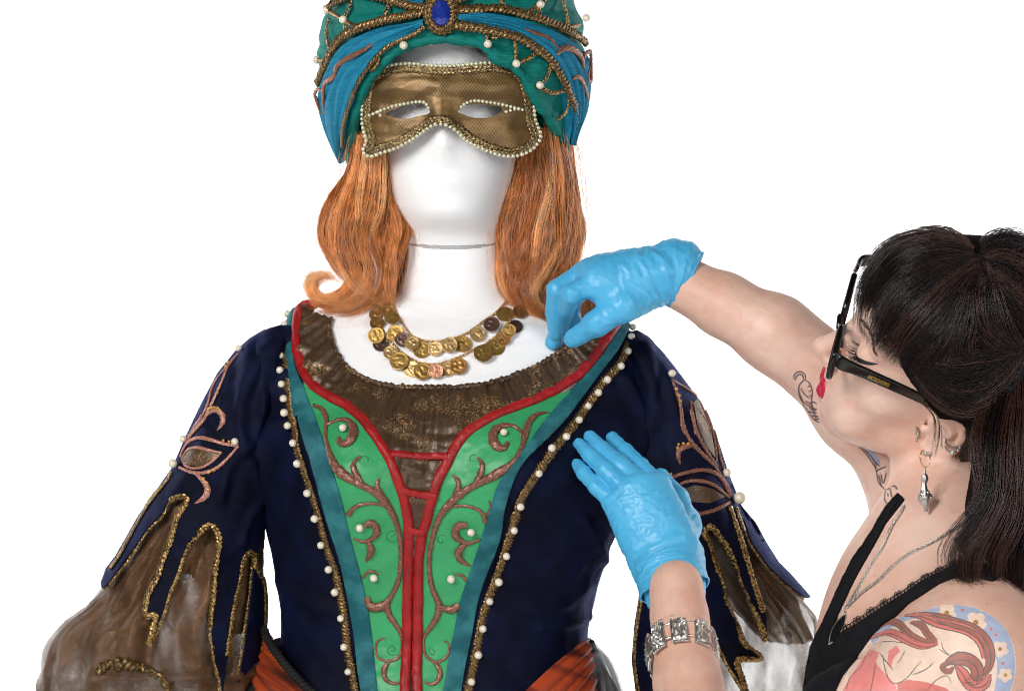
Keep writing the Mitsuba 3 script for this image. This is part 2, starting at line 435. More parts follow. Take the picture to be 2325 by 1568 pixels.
pr('copper_thread', thread((0.10, 0.035, 0.022), (0.36, 0.16, 0.10)), 0.42, 0.6, metallic=0.35)
pr('rose_thread', thread((0.26, 0.09, 0.065), (0.62, 0.32, 0.24)), 0.42, 0.6, metallic=0.3)
pr('gold_braid', thread((0.035, 0.017, 0.006), (0.50, 0.31, 0.095), 700.0), 0.36, 0.6, metallic=0.65)
pr('dark_braid', thread((0.022, 0.012, 0.005), (0.34, 0.20, 0.065), 1100.0), 0.38, 0.6, metallic=0.6)
pr('pearl', (0.68, 0.61, 0.49), 0.13, 0.6, clearcoat=1.0, clearcoat_gloss=0.95, sheen=0.3)
pr('mask_bead', (0.62, 0.60, 0.42), 0.2, 0.6, metallic=0.35, clearcoat=0.8)
pr('gold_bead', (0.70, 0.42, 0.12), 0.22, 0.6, metallic=0.9)
def silk(c1, c2, s=700.0):
    return proc(lambda p, n, uv: mix(c1, c2, fbm(p.x * s * 0.12, p.y * 60.0, p.z * s, octaves=2)) * (0.9 + 0.2 * n3(p, 1800.0, 1)))
pr('turban_teal', silk((0.002, 0.115, 0.100), (0.006, 0.20, 0.165)), 0.62, 0.14, lambda p, n, uv: n3(p, 80.0, 3), 0.0016, sheen=0.08, sheen_tint=0.8)
pr('turban_blue', silk((0.006, 0.13, 0.24), (0.018, 0.24, 0.37)), 0.62, 0.14, lambda p, n, uv: fbm(p.x * 60, p.y * 60, p.z * 200, octaves=3), 0.0013, sheen=0.08, sheen_tint=0.8)
scene['sapphire'] = two({'type': 'principled', 'base_color': col((0.006, 0.03, 0.30)), 'roughness': 0.04, 'specular': 0.9, 'clearcoat': 1.0, 'clearcoat_gloss': 1.0, 'metallic': 0.35})
def mask_fn(p, n, uv):
    u = (p.x + p.z * 0.75) * 1000 / 3.3; v = (p.x - p.z * 0.75) * 1000 / 3.3
    du = dr.abs(u - dr.floor(u) - 0.5); dv = dr.abs(v - dr.floor(v) - 0.5)
    net = smoothstep(0.36, 0.46, dr.maximum(du, dv))
    a = n3(p, 45.0, 3); w = smoothstep(0.25, 0.6, n3(p, 90.0, 2))
    c = mix((0.13, 0.070, 0.020), (0.25, 0.145, 0.050), smoothstep(0.3, 0.7, a))
    return mix(c, (0.030, 0.019, 0.008), net * (0.45 + 0.5 * w))
pr('mask_gold', proc(mask_fn), 0.42, 0.5, lambda p, n, uv: n3(p, 120.0, 3), 0.0008, metallic=0.45)
pr('mask_braid', thread((0.035, 0.020, 0.008), (0.42, 0.29, 0.12), 800.0), 0.34, 0.6, metallic=0.6)
for nm, c in (('coin_gold', (0.43, 0.255, 0.070)), ('coin_bronze', (0.40, 0.20, 0.060)), ('coin_copper', (0.42, 0.20, 0.12)), ('coin_dark', (0.15, 0.085, 0.065)), ('coin_pale', (0.58, 0.37, 0.16))):
    pr(nm, tone(tuple(0.8 * q for q in c), 260, 0.5, 3), 0.40, 0.5, metallic=0.8)
pr('chain_gold', (0.72, 0.47, 0.22), 0.24, 0.6, metallic=0.95)
pr('silver', tone((0.55, 0.53, 0.50), 300, 0.3), 0.22, 0.6, metallic=1.0)
pr('dark_silver', tone((0.62, 0.60, 0.56), 800, 0.75), 0.42, 0.6, metallic=1.0)
def glove_fn(p, n, uv):
    return mix((0.058, 0.36, 0.63), (0.085, 0.44, 0.72), n3(p, 40.0, 2))
def crinkle(p, n, uv):
    w = fbm(p.x * 90.0, p.y * 90.0, p.z * 90.0, octaves=2)
    a = fbm(p.x * 150.0 + p.z * 190.0 + w * 3.0, p.y * 120.0, p.z * 90.0 - p.x * 60.0, octaves=3)
    r = 1.0 - dr.abs(2.0 * a - 1.0)
    return r * r * r * smoothstep(0.35, 0.6, n3(p + 2.0, 30.0, 2))
pr('nitrile_blue', proc(glove_fn), 0.38, 0.45, crinkle, 0.0006)
scene['nitrile_thin'] = {'type': 'principledthin', 'base_color': col((0.07, 0.42, 0.74)), 'roughness': 0.3, 'diff_trans': 0.7, 'spec_trans': 0.0}
pr('black_jersey', tone((0.006, 0.006, 0.008), 90, 0.4), 0.8, 0.2, lambda p, n, uv: n3(p, 240.0, 2), 0.0007)
pr('black_acetate', (0.006, 0.006, 0.006), 0.12, 0.5)
pr('gold_print', (0.70, 0.45, 0.10), 0.3, 0.5, metallic=0.8)
scene['lens'] = {'type': 'thindielectric', 'int_ior': 1.5}
pr('black_onyx', (0.008, 0.008, 0.009), 0.08, 0.6)
for nm, c in (('ink_black', (0.15, 0.115, 0.11)), ('ink_blue', (0.36, 0.41, 0.54)), ('ink_red', (0.62, 0.18, 0.15)), ('ink_pink', (0.74, 0.24, 0.22)), ('ink_auburn', (0.36, 0.135, 0.10)), ('ink_cream', (0.78, 0.575, 0.46)), ('ink_ochre', (0.42, 0.22, 0.06)), ('ink_green', (0.10, 0.32, 0.24))):
    pr(nm, tone(c, 160, 0.12), 0.46, 0.4)
def gauze(key, c1, c2, op, thin=0.3, s=1.0):
    def o(p, n, uv):
        fine = n3(p, 1700.0, 1); cloud = fbm(p.x * 70.0 * s, p.y * 40.0, p.z * 22.0 * s, octaves=4)
        return dr.clip(op + 0.30 * (fine - 0.5) + 1.25 * (cloud - 0.5), 0.10, 1)
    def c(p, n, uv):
        sp = smoothstep(0.60, 0.80, n3(p, 1500.0, 2)); st = smoothstep(0.40, 0.68, n3(p, 26.0, 3))  # pale specks paint the gold shimmer into the colour
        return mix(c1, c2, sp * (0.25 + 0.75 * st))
    scene[key] = {'type': 'mask', 'opacity': proc(o), 'bsdf': two({'type': 'principled', 'base_color': proc(c), 'roughness': 0.55, 'specular': 0.3, 'metallic': 0.2})}
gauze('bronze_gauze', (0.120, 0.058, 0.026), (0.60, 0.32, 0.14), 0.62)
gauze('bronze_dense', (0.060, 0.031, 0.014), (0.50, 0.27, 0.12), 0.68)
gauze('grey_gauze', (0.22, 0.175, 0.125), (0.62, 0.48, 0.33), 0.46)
gauze('tulle', (0.30, 0.30, 0.32), (0.5, 0.5, 0.5), 0.30)
def chem(p, n, uv):
    sp = smoothstep(0.52, 0.74, n3(p, 1000.0, 2)); st = smoothstep(0.48, 0.66, fbm(p.x * 45, p.y * 20, p.z * 55 + 3.0, octaves=3))  # shimmer on the folds painted as pale specks and streaks
    return mix((0.062, 0.034, 0.017), (0.52, 0.30, 0.13), sp * (0.12 + 0.88 * st))
pr('chemise_gauze', proc(chem), 0.42, 0.5, metallic=0.3)
def sash_fn(p, n, uv):
    return mix((0.016, 0.008, 0.007), (0.40, 0.055, 0.013), smoothstep(0.25, 0.62, fbm(p.x * 14 + p.z * 22, p.y * 10, p.z * 90 + p.x * 40, octaves=3)))
pr('sash_silk', proc(sash_fn), 0.36, 0.5, sheen=0.4)
pr('skirt_black', tone((0.012, 0.011, 0.011), 60, 0.5), 0.7, 0.2)
pr('opal', (0.6, 0.75, 0.8), 0.1, 0.6)

# ------------------------------------------------------------------ the setting: a white studio sweep
def sweep():
    prof = [(-4.5, 0.0), (1.6, 0.0)] + [(1.6 + 0.8 * math.sin(a), 0.8 - 0.8 * math.cos(a)) for a in np.linspace(0.1, math.pi / 2, 14)] + [(2.4, 3.6)]
    V, F = [], []
    for y, z in prof: V += [(-3.2, y, z), (3.2, y, z)]
    for i in range(len(prof) - 1): F += [(2 * i, 2 * i + 1, 2 * i + 3), (2 * i, 2 * i + 3, 2 * i + 2)]
    return mesh(V, F)
add('backdrop', sweep(), 'white_wall', smooth=True, kind='structure', label='plain white studio sweep behind the figures')

# ------------------------------------------------------------------ mannequin
thing('mannequin', 'white abstract mannequin wearing a velvet costume, turban and eye mask', 'mannequin')
def sag(y, a):        # the neck joint dips towards the front
    return 17 * (-np.sin(a)) * np.exp(-((y - 546) / 34.0) ** 2)
HEAD = [(-95, 985, 1065, .02, .03), (-80, 950, 1100, .045, .06), (-40, 912, 1140, .075, .09), (20, 888, 1160, .094, .105), (90, 874, 1172, .102, .11), (170, 867, 1178, .104, .112), (260, 865, 1180, .1025, .108),
        (340, 866, 1176, .101, .10), (400, 870, 1168, .0985, .09), (440, 879, 1158, .0965, .08), (470, 890, 1149, .094, .07), (490, 902, 1143, .0905, .06), (503, 911, 1139, .085, .053), (512, 915, 1138, .076, .052),
        (520, 917, 1138, .066, .052), (530, 917, 1138, .0575, .052), (545, 917, 1139, .0525, .052)]
def head_disp(X, Y, Z, ys, a):
    E = toE(np.stack([X, Y, Z], -1)); ex = E[..., 0]
    amp = interp([(150, 0), (230, .004), (300, .012), (345, .0145), (372, .009), (400, .0035), (440, .0012), (480, 0)], np.clip(ys[:, 0], 150, 480))[:, 0][:, None]
    sg = interp([(150, 15), (250, 17), (345, 30), (400, 46), (480, 60)], np.clip(ys[:, 0], 150, 480))[:, 0][:, None]
    front = Y < 0
    Y = Y - amp * np.exp(-((ex - 1005) / sg) ** 2) * front
    lip = 0.0022 * np.exp(-((ys - 430) / 16.0) ** 2) * np.exp(-((ex - 1014) / 46) ** 2)      # the faint mouth and chin planes
    chin = 0.004 * np.exp(-((ys - 487) / 20.0) ** 2) * np.exp(-((ex - 1020) / 52) ** 2)
    Y = Y - (lip + chin) * front
    Z = Z - sag(ys, a) * K
    return X, Y, Z
head_mesh = loft(HEAD, n=160, dy=2.5, p=2.25, disp=head_disp, cap=True, yc=lambda y: 0.004)
add('mannequin__head', head_mesh, 'mannequin_white', smooth=50)
TORSO = [(548, 917, 1139, .0525, .052), (600, 911, 1144, .054, .054), (650, 899, 1157, .057, .058), (675, 886, 1172, .060, .062), (692, 812, 1215, .063, .066), (706, 712, 1290, .066, .071), (722, 672, 1368, .070, .077),
         (745, 646, 1422, .079, .086), (800, 605, 1488, .098, .098), (900, 580, 1502, .124, .108), (1000, 577, 1492, .150, .112), (1080, 590, 1458, .157, .110), (1180, 608, 1405, .148, .105), (1250, 627, 1376, .136, .100),
         (1350, 641, 1343, .122, .098), (1440, 645, 1325, .116, .098), (1500, 640, 1333, .118, .102), (1568, 622, 1352, .126, .110), (1700, 575, 1415, .142, .13), (1900, 540, 1470, .155, .15)]
def torso_disp(X, Y, Z, ys, a):
    E = toE(np.stack([X, Y, Z], -1)); ex, ey = E[..., 0], E[..., 1]
    b = 0.030 * (np.exp(-((ex - 800) / 125) ** 2 - ((ey - 1075) / 130) ** 2) + np.exp(-((ex - 1190) / 125) ** 2 - ((ey - 1070) / 130) ** 2))
    col_ = 0.006 * np.exp(-((ey - 745) / 20) ** 2) * (np.exp(-((ex - 880) / 60) ** 2) + np.exp(-((ex - 1175) / 60) ** 2))
    Y = Y - (b + col_) * (Y < 0)
    Z = Z - sag(ys, a) * K
    return X, Y, Z
def torso(grow, **kw): return loft(TORSO, n=200, p=2.3, disp=torso_disp, grow=grow, **kw)
add('mannequin__bust', torso(-0.003, ymin=551, cap=True), 'mannequin_white', smooth=50)
add('mannequin__neck_joint', loft([(544, 926, 1130, .0508, .045), (553, 926, 1130, .0508, .045)], n=96, dy=3, p=2.25, disp=lambda X, Y, Z, y, a: (X, Y, Z - sag(y, a) * K)), 'seam_dark')
BUST = Surf(torso(0.0))
HEADS = Surf(head_mesh)

# ------------------------------------------------------------------ the gown: bodice and front trims
thing('velvet_gown', 'navy velvet costume gown with green embroidered front, teal and red trims and pearls', 'gown')
teal_lo = np.vstack([V3([(205, 322), (172, 385), (162, 500), (176, 640), (196, 800), (216, 950)]), V6([(200, 0), (240, 130), (300, 300), (350, 480), (395, 650), (440, 800), (480, 980), (510, 1150), (530, 1300), (545, 1450), (560, 1568), (590, 1800)])])
teal_li = np.vstack([V3([(222, 312), (204, 400), (206, 560), (240, 700), (290, 820), (328, 950)]), V6([(290, 0), (340, 130), (390, 270), (440, 420), (475, 560), (505, 700), (545, 850), (580, 1000), (600, 1100), (620, 1250), (635, 1400), (650, 1568), (680, 1800)])])
teal_ri = np.vstack([V3([(2165, 385), (2080, 520), (1980, 650), (1830, 820), (1720, 950)]), V6([(1480, 200), (1400, 310), (1330, 400), (1290, 500), (1250, 620), (1215, 720), (1180, 830), (1140, 940), (1100, 1070), (1075, 1200), (1045, 1350), (1030, 1450), (1010, 1568), (985, 1800)])])
teal_ro = np.vstack([V3([(2207, 418), (2150, 520), (2060, 640), (1900, 860), (1790, 1000)]), V6([(1500, 250), (1430, 340), (1385, 440), (1350, 560), (1330, 680), (1280, 820), (1230, 950), (1190, 1100), (1165, 1250), (1135, 1400), (1110, 1568), (1085, 1800)])])
red_l = np.vstack([V3([(330, 300), (285, 285), (245, 310), (227, 400), (224, 500), (242, 600), (275, 690), (330, 760), (420, 830), (520, 890), (600, 960)]), V6([(620, 150), (690, 260), (745, 380), (790, 500), (813, 620), (818, 720), (818, 850), (815, 1000), (812, 1200), (806, 1400), (800, 1568), (795, 1800)])])
red_r = np.vstack([V3([(2148, 380), (2080, 470), (2010, 560), (1940, 650), (1850, 730), (1740, 800), (1600, 870), (1450, 930), (1300, 1010), (1200, 1090)]), V6([(1050, 280), (990, 380), (950, 480), (915, 600), (890, 700), (877, 800), (872, 900), (872, 1000), (870, 1200), (866, 1400), (868, 1568), (870, 1800)])])
opening = Polygon(np.vstack([spline(teal_lo, 80) + [8, 0], spline(teal_ro, 80)[::-1] - [8, 0]])).buffer(0)

bod = torso(0.004, ymin=712, dy=3.0)
c = bod.triangles_center; e = toE(c)
keep = (e[:, 1] > 742) | (c[:, 1] < 0.0) & ((e[:, 0] < 700) | (e[:, 0] > 1390))
keep &= ~((c[:, 1] < 0.02) & shapely.contains_xy(opening.buffer(4), e[:, 0], e[:, 1]))
def folds(m, amp, s, stretch=(1, 1, 1), seed=0):
    q = np.asarray(m.vertices) * s * np.array(stretch)
    d = (meshkit.fbm(q + 40, 3, seed) - 0.5) * 2 * amp
    return mesh(m.vertices + vnorm(m) * d[:, None], m.faces)
bod = folds(mesh(bod.vertices, bod.faces), 0.0055, 17, (1, 1, .55), 3)
def creases(E, curves):
    """Soft pulled folds of the velvet: a ridge with a valley beside it along each curve."""
    h = np.zeros(len(E)); pts = shapely.points(E)
    for cv, amp, w in curves:
        cs = spline(np.array(cv, float), 40); d = shapely.distance(pts, LineString(cs)); d2 = shapely.distance(pts, LineString(cs + [w * 1.6, w * .5]))
        h += amp * (np.exp(-(d / w) ** 2) - 0.3 * np.exp(-(d2 / w) ** 2))
    return h
FOLDS_B = [([(655, 850), (600, 900), (572, 960), (585, 1030)], .006, 15), ([(640, 960), (600, 990), (590, 1050), (600, 1120)], .005, 13), ([(1420, 860), (1455, 930), (1470, 1010)], .005, 15), ([(1330, 1180), (1360, 1230), (1372, 1270)], .004, 12), ([(640, 1320), (700, 1370), (760, 1390)], .003, 14), ([(1335, 1330), (1290, 1370), (1210, 1390)], .003, 13), ([(1340, 1400), (1290, 1420), (1230, 1425)], .003, 10), ([(720, 860), (730, 960), (760, 1040)], .003, 16)]
FOLDS_L = [([(600, 800), (560, 880), (545, 960), (560, 1050)], .006, 14), ([(630, 780), (600, 850), (590, 930)], .005, 12), ([(560, 1010), (520, 1060), (500, 1130)], .005, 13), ([(600, 900), (575, 1010), (585, 1120)], .005, 12), ([(470, 960), (500, 1010), (540, 1030)], .003, 12), ([(590, 1130), (560, 1180), (545, 1230)], .004, 10)]
FOLDS_R = [([(1440, 790), (1475, 850), (1480, 930), (1460, 1010)], .005, 13), ([(1460, 790), (1510, 860), (1530, 940)], .004, 12), ([(1500, 930), (1480, 1010), (1490, 1090)], .005, 13), ([(1560, 1060), (1530, 1090), (1500, 1160)], .003, 12)]
fr_ = bod.vertices[:, 1] < -.01
bv = np.array(bod.vertices); bv[fr_] += (vnorm(bod) * creases(toE(bod.vertices), FOLDS_B)[:, None])[fr_]
bod = mesh(bv, bod.faces)
bod.update_faces(keep)
add('velvet_gown__bodice', bod, 'navy_velvet', smooth=50)
for s, a, b in ((0, teal_lo, teal_li), (1, teal_ri, teal_ro)):
    add('velvet_gown__teal_trim', strip(BUST, a, b, step=3, nb=10, off=0.0075, bulge=0.0012, disp=lambda u, v: 0.0007 * (meshkit.fbm(np.stack(np.broadcast_arrays(u / 22, v * 2 + u / 60, 0 * u * v), -1), 3, 5) - 0.5) * 2, thick=0.006), 'teal_velvet', smooth=50)
# green panels under the trims
gl = Polygon(np.vstack([spline(teal_li, 90)[14:] - [6, 0], spline(red_l, 90)[::-1][:-24]])).buffer(0)
gr = Polygon(np.vstack([spline(teal_ri, 90)[16:] + [6, 0], spline(red_r, 90)[::-1][:-26]])).buffer(0)
PANEL = []
for g in (gl, gr):
    m = drape(BUST, g, off=0.0055, thick=0.003, step=7, disp=lambda E: 0.0012 * (meshkit.fbm(np.c_[E / 60, 0 * E[:, :1]], 2, 8) - 0.5))
    PANEL.append(m); add('velvet_gown__green_panel', m, 'green_satin', smooth=60)
for g in (red_l, red_r):
    E = spline(g, step=2.5); P, N = BUST.hit(E); N = unit(smooth_rows(N, 4, 2)); P[:, 1] = smooth_rows(P[:, 1:2], 3, 2)[:, 0]
    s = np.linspace(0, 1, len(E)); r = 0.0052 * (1 + 0.10 * (meshkit.fbm(np.c_[s * 60, s * 0, s * 0], 3, 4) - 0.5))
    add('velvet_gown__red_piping', rope(P + N * 0.0068, N, r, lobes=1, pitch=0.03, sides=16, flat=0.75, amp=0.04), 'red_satin', smooth=True)

# pearl strings on a gold braid along both teal trims
pl = np.vstack([V3([(174, 342), (156, 400), (140, 486), (132, 577), (130, 665), (139, 748), (152, 836), (158, 923), (178, 1000), (212, 1100)]), V6([(222, 304), (278, 457), (314, 593), (345, 737), (387, 876), (421, 1006), (452, 1155), (470, 1320), (491, 1461), (512, 1610)])])
pr_ = np.vstack([V3([(2222, 420), (2213, 476), (2192, 552), (2149, 640), (2069, 723), (2015, 802), (1955, 884), (1898, 970), (1818, 1068), (1730, 1135)]), V6([(1530, 355), (1437, 520), (1402, 652), (1358, 797), (1314, 945), (1264, 1057), (1226, 1212), (1201, 1366), (1165, 1521)])])
bl = np.vstack([V3([(170, 350), (152, 500), (152, 660), (168, 830), (182, 930), (208, 1050)]), V6([(190, 170), (235, 330), (285, 470), (330, 620), (365, 760), (410, 890), (440, 1020), (465, 1170), (480, 1330), (505, 1470), (530, 1640)])])
br = np.vstack([V3([(2228, 440), (2188, 545), (2135, 640), (2055, 730), (2005, 800), (1945, 890), (1885, 975), (1810, 1065)]), V6([(1580, 280), (1500, 400), (1440, 510), (1395, 660), (1350, 800), (1305, 940), (1255, 1070), (1215, 1220), (1190, 1370), (1155, 1530), (1130, 1640)])])
BOD = Surf(torso(0.004))
PEARL = trimesh.creation.icosphere(subdivisions=2, radius=1.0)
rng = np.random.default_rng(7)
def pearl(key, surf, E, r, off=0.0, bs='pearl'):
    P, N = surf.hit(np.atleast_2d(E))
    for p, n in zip(P, N):
        m = PEARL.copy(); rr = r * (1 + 0.05 * rng.standard_normal())
        m.apply_scale([rr, rr, rr]); m.apply_translation(p + n * (off + rr * 0.85)); add(key, m, bs, smooth=True)
for b in (bl, br):
    add('velvet_gown__gold_braid', cord(BOD, b, 0.0040, off=0.001, step=2, lobes=3, pitch=0.004, sides=12, flat=0.5, amp=0.28, wob=0.35), 'dark_braid', smooth=60)
pearl('velvet_gown__pearl', BOD, pl, 0.0039, 0.0030)
pearl('velvet_gown__pearl', BOD, pr_, 0.0039, 0.0030)

# scrolling couched embroidery and pearls on the green panels
GREEN = Surf(*PANEL)
def emb(key, surf, E, r, bs, off=0.0004, lobes=5, pitch=0.010, flat=0.75):
    add(key, cord(surf, E, np.array(r) * 0.00019, off=off, step=2.0, lobes=lobes, pitch=pitch, sides=14, flat=flat, amp=0.13, wob=0.15), bs, smooth=60)
G = 'velvet_gown__green_panel'
LEFT = [([(286, -23), (335, 0), (360, 60), (355, 130), (375, 230), (410, 310), (470, 370), (560, 420), (640, 465), (700, 530), (745, 620), (770, 720), (775, 830), (765, 930), (735, 1010), (700, 1080), (715, 1150), (750, 1200), (780, 1260)], [9, 14, 11, 10, 18, 26, 20, 18, 20, 18, 14, 12, 12, 12, 12, 12, 17, 14, 10]),
        ([(365, 85), (420, 60), (480, 65), (510, 110), (500, 165), (465, 193), (432, 180), (432, 150)], [8, 9, 13, 20, 24, 24, 17, 8]),
        ([(560, 412), (525, 360), (510, 310), (530, 275), (556, 262)], [12, 18, 16, 10, 4]), ([(690, 500), (655, 460), (640, 420), (655, 380)], [12, 17, 14, 4]),
        ([(715, 545), (660, 525), (590, 520), (520, 540), (480, 585)], [6, 8, 8, 10, 13]),
        ([(575, 645), (605, 626), (636, 650), (635, 692), (600, 722), (550, 730), (510, 712)], [16, 18, 19, 15, 10, 8, 5]), ([(590, 730), (608, 770), (600, 810), (577, 845)], [10, 20, 15, 4]),
        ([(655, 918), (612, 897), (577, 915), (563, 938)], [4, 7, 7, 6]), ([(587, 1040), (608, 1090), (660, 1095), (702, 1065), (735, 1010)], [16, 24, 24, 16, 8]),
        ([(780, 1262), (780, 1330), (760, 1380), (700, 1400), (650, 1380), (634, 1330), (650, 1285), (690, 1273)], [8, 7, 8, 8, 7, 6, 6, 4]), ([(712, 1398), (682, 1450), (690, 1500), (730, 1525), (768, 1520)], [6, 14, 12, 10, 6])]
RIGHT = [([(1600, 15), (1530, 30), (1480, 90), (1455, 190), (1410, 280), (1340, 340), (1250, 390), (1150, 440), (1070, 500), (1000, 580), (960, 680), (935, 800), (935, 920), (960, 1020), (985, 1080), (975, 1150), (940, 1210), (903, 1265)], [4, 14, 18, 11, 14, 24, 18, 17, 20, 18, 14, 12, 12, 12, 14, 18, 14, 8]),
         ([(1452, 150), (1430, 110), (1380, 90), (1310, 110), (1288, 160), (1310, 205), (1350, 215), (1372, 180)], [6, 9, 13, 18, 23, 24, 18, 8]),
         ([(1195, 408), (1225, 350), (1228, 300), (1200, 265)], [14, 17, 13, 4]), ([(1070, 495), (1098, 430), (1090, 390), (1060, 362)], [14, 17, 13, 4]),
         ([(1010, 555), (1080, 535), (1170, 540), (1230, 575), (1246, 625)], [6, 8, 8, 10, 12]), ([(1238, 590), (1262, 575), (1275, 540), (1268, 505)], [8, 8, 6, 3]),
         ([(1142, 640), (1095, 645), (1078, 685), (1100, 720), (1150, 740), (1215, 718)], [16, 19, 20, 15, 10, 6]), ([(1140, 742), (1097, 785), (1105, 830), (1165, 868)], [10, 21, 15, 4]),
         ([(1075, 918), (1110, 920), (1140, 948)], [4, 8, 10]), ([(985, 1080), (1010, 1102), (1060, 1108), (1098, 1085)], [12, 18, 22, 18]),
         ([(903, 1265), (902, 1330), (920, 1375), (970, 1405), (1020, 1385), (1043, 1340), (1035, 1295), (1012, 1290)], [7, 7, 8, 8, 7, 6, 5, 4]), ([(955, 1405), (990, 1450), (983, 1505), (940, 1530), (910, 1515)], [6, 14, 12, 10, 6])]
for s, side in enumerate((LEFT, RIGHT)):
    for E, r in side:
        emb(G + ('__embroidery' if s == 0 else '_001__embroidery'), GREEN, V6(E), r, 'copper_thread')
pearl(G + '__pearl', GREEN, V6([(458, 115), (548, 645), (628, 928)]), 0.0039, 0.001)
pearl(G + '_001__pearl', GREEN, V6([(1350, 138), (1167, 673), (1054, 934)]), 0.0039, 0.001)
for s, (key, cs) in enumerate(((G, [[(715, 1345), (738, 1338), (735, 1318), (712, 1322), (700, 1345), (722, 1368), (760, 1358)], [(720, 705), (738, 695), (738, 680), (712, 678), (695, 705), (715, 735), (755, 728)], [(572, 290), (588, 290), (590, 270), (572, 258), (548, 275), (540, 300)]]),
                               (G + '_001', [[(945, 1335), (960, 1345), (955, 1362), (935, 1355), (935, 1330), (960, 1318)], [(1000, 715), (1010, 730), (995, 742), (980, 725), (990, 700), (1022, 705)], [(1180, 280), (1165, 285), (1160, 265), (1180, 250), (1205, 262)]]))):
    for E in cs: emb(key + '__stitched_curl', GREEN, V6(E), [2, 3.5, 3, 3, 2], 'green_stitch', off=-0.0003, lobes=0)

# lacing
for a, b, w in (((735, 262), (1015, 270), 18), ((790, 440), (950, 470), 19), ((832, 642), (882, 668), 18)):
    A = V6([(a[0] - 25, a[1] - 2), ((a[0] + b[0]) / 2, (a[1] + b[1]) / 2 + 5), (b[0] + 25, b[1])])
    add('velvet_gown__lace', cord(BUST, A, w * 0.0001 * 2.05, off=0.0085, step=2, lobes=1, pitch=0.03, sides=12, flat=0.55, amp=0.06), 'red_satin', smooth=True)

# ------------------------------------------------------------------ the chemise showing in the neckline
thing('gauze_chemise', 'shimmering brown gauze chemise with gathered neckline and sheer puffed sleeves', 'chemise')
neck = V3([(300, 318), (365, 330), (430, 345), (408, 385), (418, 470), (460, 570), (540, 660), (640, 720), (760, 754), (900, 764), (1100, 765), (1250, 757), (1400, 732), (1550, 682), (1700, 610), (1850, 505), (1980, 405), (2060, 345), (2130, 340)])
ch = Polygon(np.vstack([spline(neck, 90), spline(red_r, 60)[:46] + [3, 0], spline(red_l, 60)[:46][::-1] - [3, 0]])).buffer(0)
rim = LineString(spline(neck, 120))
def gathers(E):
    d = shapely.distance(shapely.points(E), rim)
    th = np.arctan2(E[:, 0] - 1035, E[:, 1] - 470)
    n1 = meshkit.fbm(np.c_[th * 26, d / 160, 0 * d], 2, 3); n2 = meshkit.noise(np.c_[th * 75, d / 90, 0 * d], 4); n3_ = meshkit.fbm(E[:, [0, 1, 1]] / [38, 16, 99], 3, 9)
    puff = 0.006 * np.clip(d / 60, 0, 1) * np.exp(-d / 500)
    return 0.0022 + puff + 0.0085 * (n1 - 0.5) * np.exp(-d / 240) + 0.0062 * (n2 - 0.5) * np.exp(-d / 80) + 0.0045 * (n3_ - 0.5) * np.clip(d / 40, 0, 1)
add('gauze_chemise__yoke', drape(BUST, ch, off=0.0015, thick=0.001, step=3.6, disp=gathers), 'chemise_gauze', smooth=70)
add('gauze_chemise__neck_edge', cord(BUST, neck[2:-1], 0.0028, off=0.002, step=2, lobes=3, pitch=0.006, sides=10, flat=0.9, amp=0.2, wob=0.6), 'chemise_gauze', smooth=70)

# ------------------------------------------------------------------ sleeves of the gown
SL = [(738, 634, 690, .03, .03), (755, 600, 700, .045, .05), (772, 572, 705, .055, .06), (800, 540, 705, .064, .066), (850, 500, 695, .072, .07), (920, 463, 672, .076, .072), (1000, 425, 655, .078, .072), (1060, 398, 640, .078, .072), (1140, 343, 625, .077, .07), (1220, 291, 612, .078, .07), (1310, 238, 604, .080, .07), (1400, 205, 602, .084, .07), (1500, 190, 598, .088, .07), (1620, 190, 596, .09, .07)]
SR = [(752, 1395, 1446, .03, .03), (768, 1392, 1466, .045, .05), (800, 1390, 1499, .058, .06), (835, 1392, 1528, .066, .066), (900, 1405, 1574, .073, .07), (1000, 1425, 1624, .077, .07), (1080, 1440, 1649, .078, .07), (1140, 1448, 1669, .077, .07), (1200, 1450, 1708, .077, .07), (1270, 1450, 1760, .079, .07), (1355, 1445, 1832, .082, .07), (1450, 1442, 1852, .086, .07), (1568, 1436, 1850, .09, .07), (1700, 1430, 1850, .09, .07)]
def sleeve_disp(seed, axis):
    def f(X, Y, Z, ys, a):
        q = np.stack([X * 20, Z * 14, Y * 20], -1)
        w = (meshkit.fbm(q, 3, seed) - 0.5) * 0.016
        up = np.exp(-np.maximum(ys - 800, 0) / 50.0)        # gathered sleeve head
        w = w + 0.004 * up * np.cos(X * 260 + 3 * meshkit.noise(q, seed))
        return X, Y - np.abs(np.sin(a)) * np.sign(-np.sin(a)) * w, Z
    return f
sl_full, sr_full = loft(SL, n=140, yc=-0.005, p=2.1, disp=sleeve_disp(5, 0)), loft(SR, n=140, yc=-0.005, p=2.1, disp=sleeve_disp(6, 1))
SLS, SRS = Surf(sl_full), Surf(sr_full)
D_ = lambda p: np.asarray(p, float)
hemL = V5([(640, 650), (600, 760), (610, 803), (650, 760), (740, 640), (850, 490), (950, 340), (1050, 240), (1100, 140), (1190, 100), (1225, 110), (1215, 160), (1170, 230), (1130, 340), (1100, 450), (1050, 570), (1010, 700), (945, 820), (915, 930), (918, 1005), (965, 1010), (962, 1090), (940, 1210), (985, 1120), (1045, 985), (1095, 810), (1160, 665), (1210, 505), (1320, 375), (1400, 320), (1455, 375), (1462, 490), (1440, 650), (1425, 850), (1405, 1050), (1415, 1250), (1450, 1420), (1490, 1575), (1510, 1400), (1555, 1100), (1595, 860), (1640, 650), (1655, 570), (1700, 525), (1725, 560), (1715, 640), (1700, 800), (1670, 1050), (1645, 1260), (1600, 1500), (1780, 1290), (1812, 1050), (1815, 850), (1795, 720), (1745, 620), (1740, 520), (1780, 400), (1830, 200)])
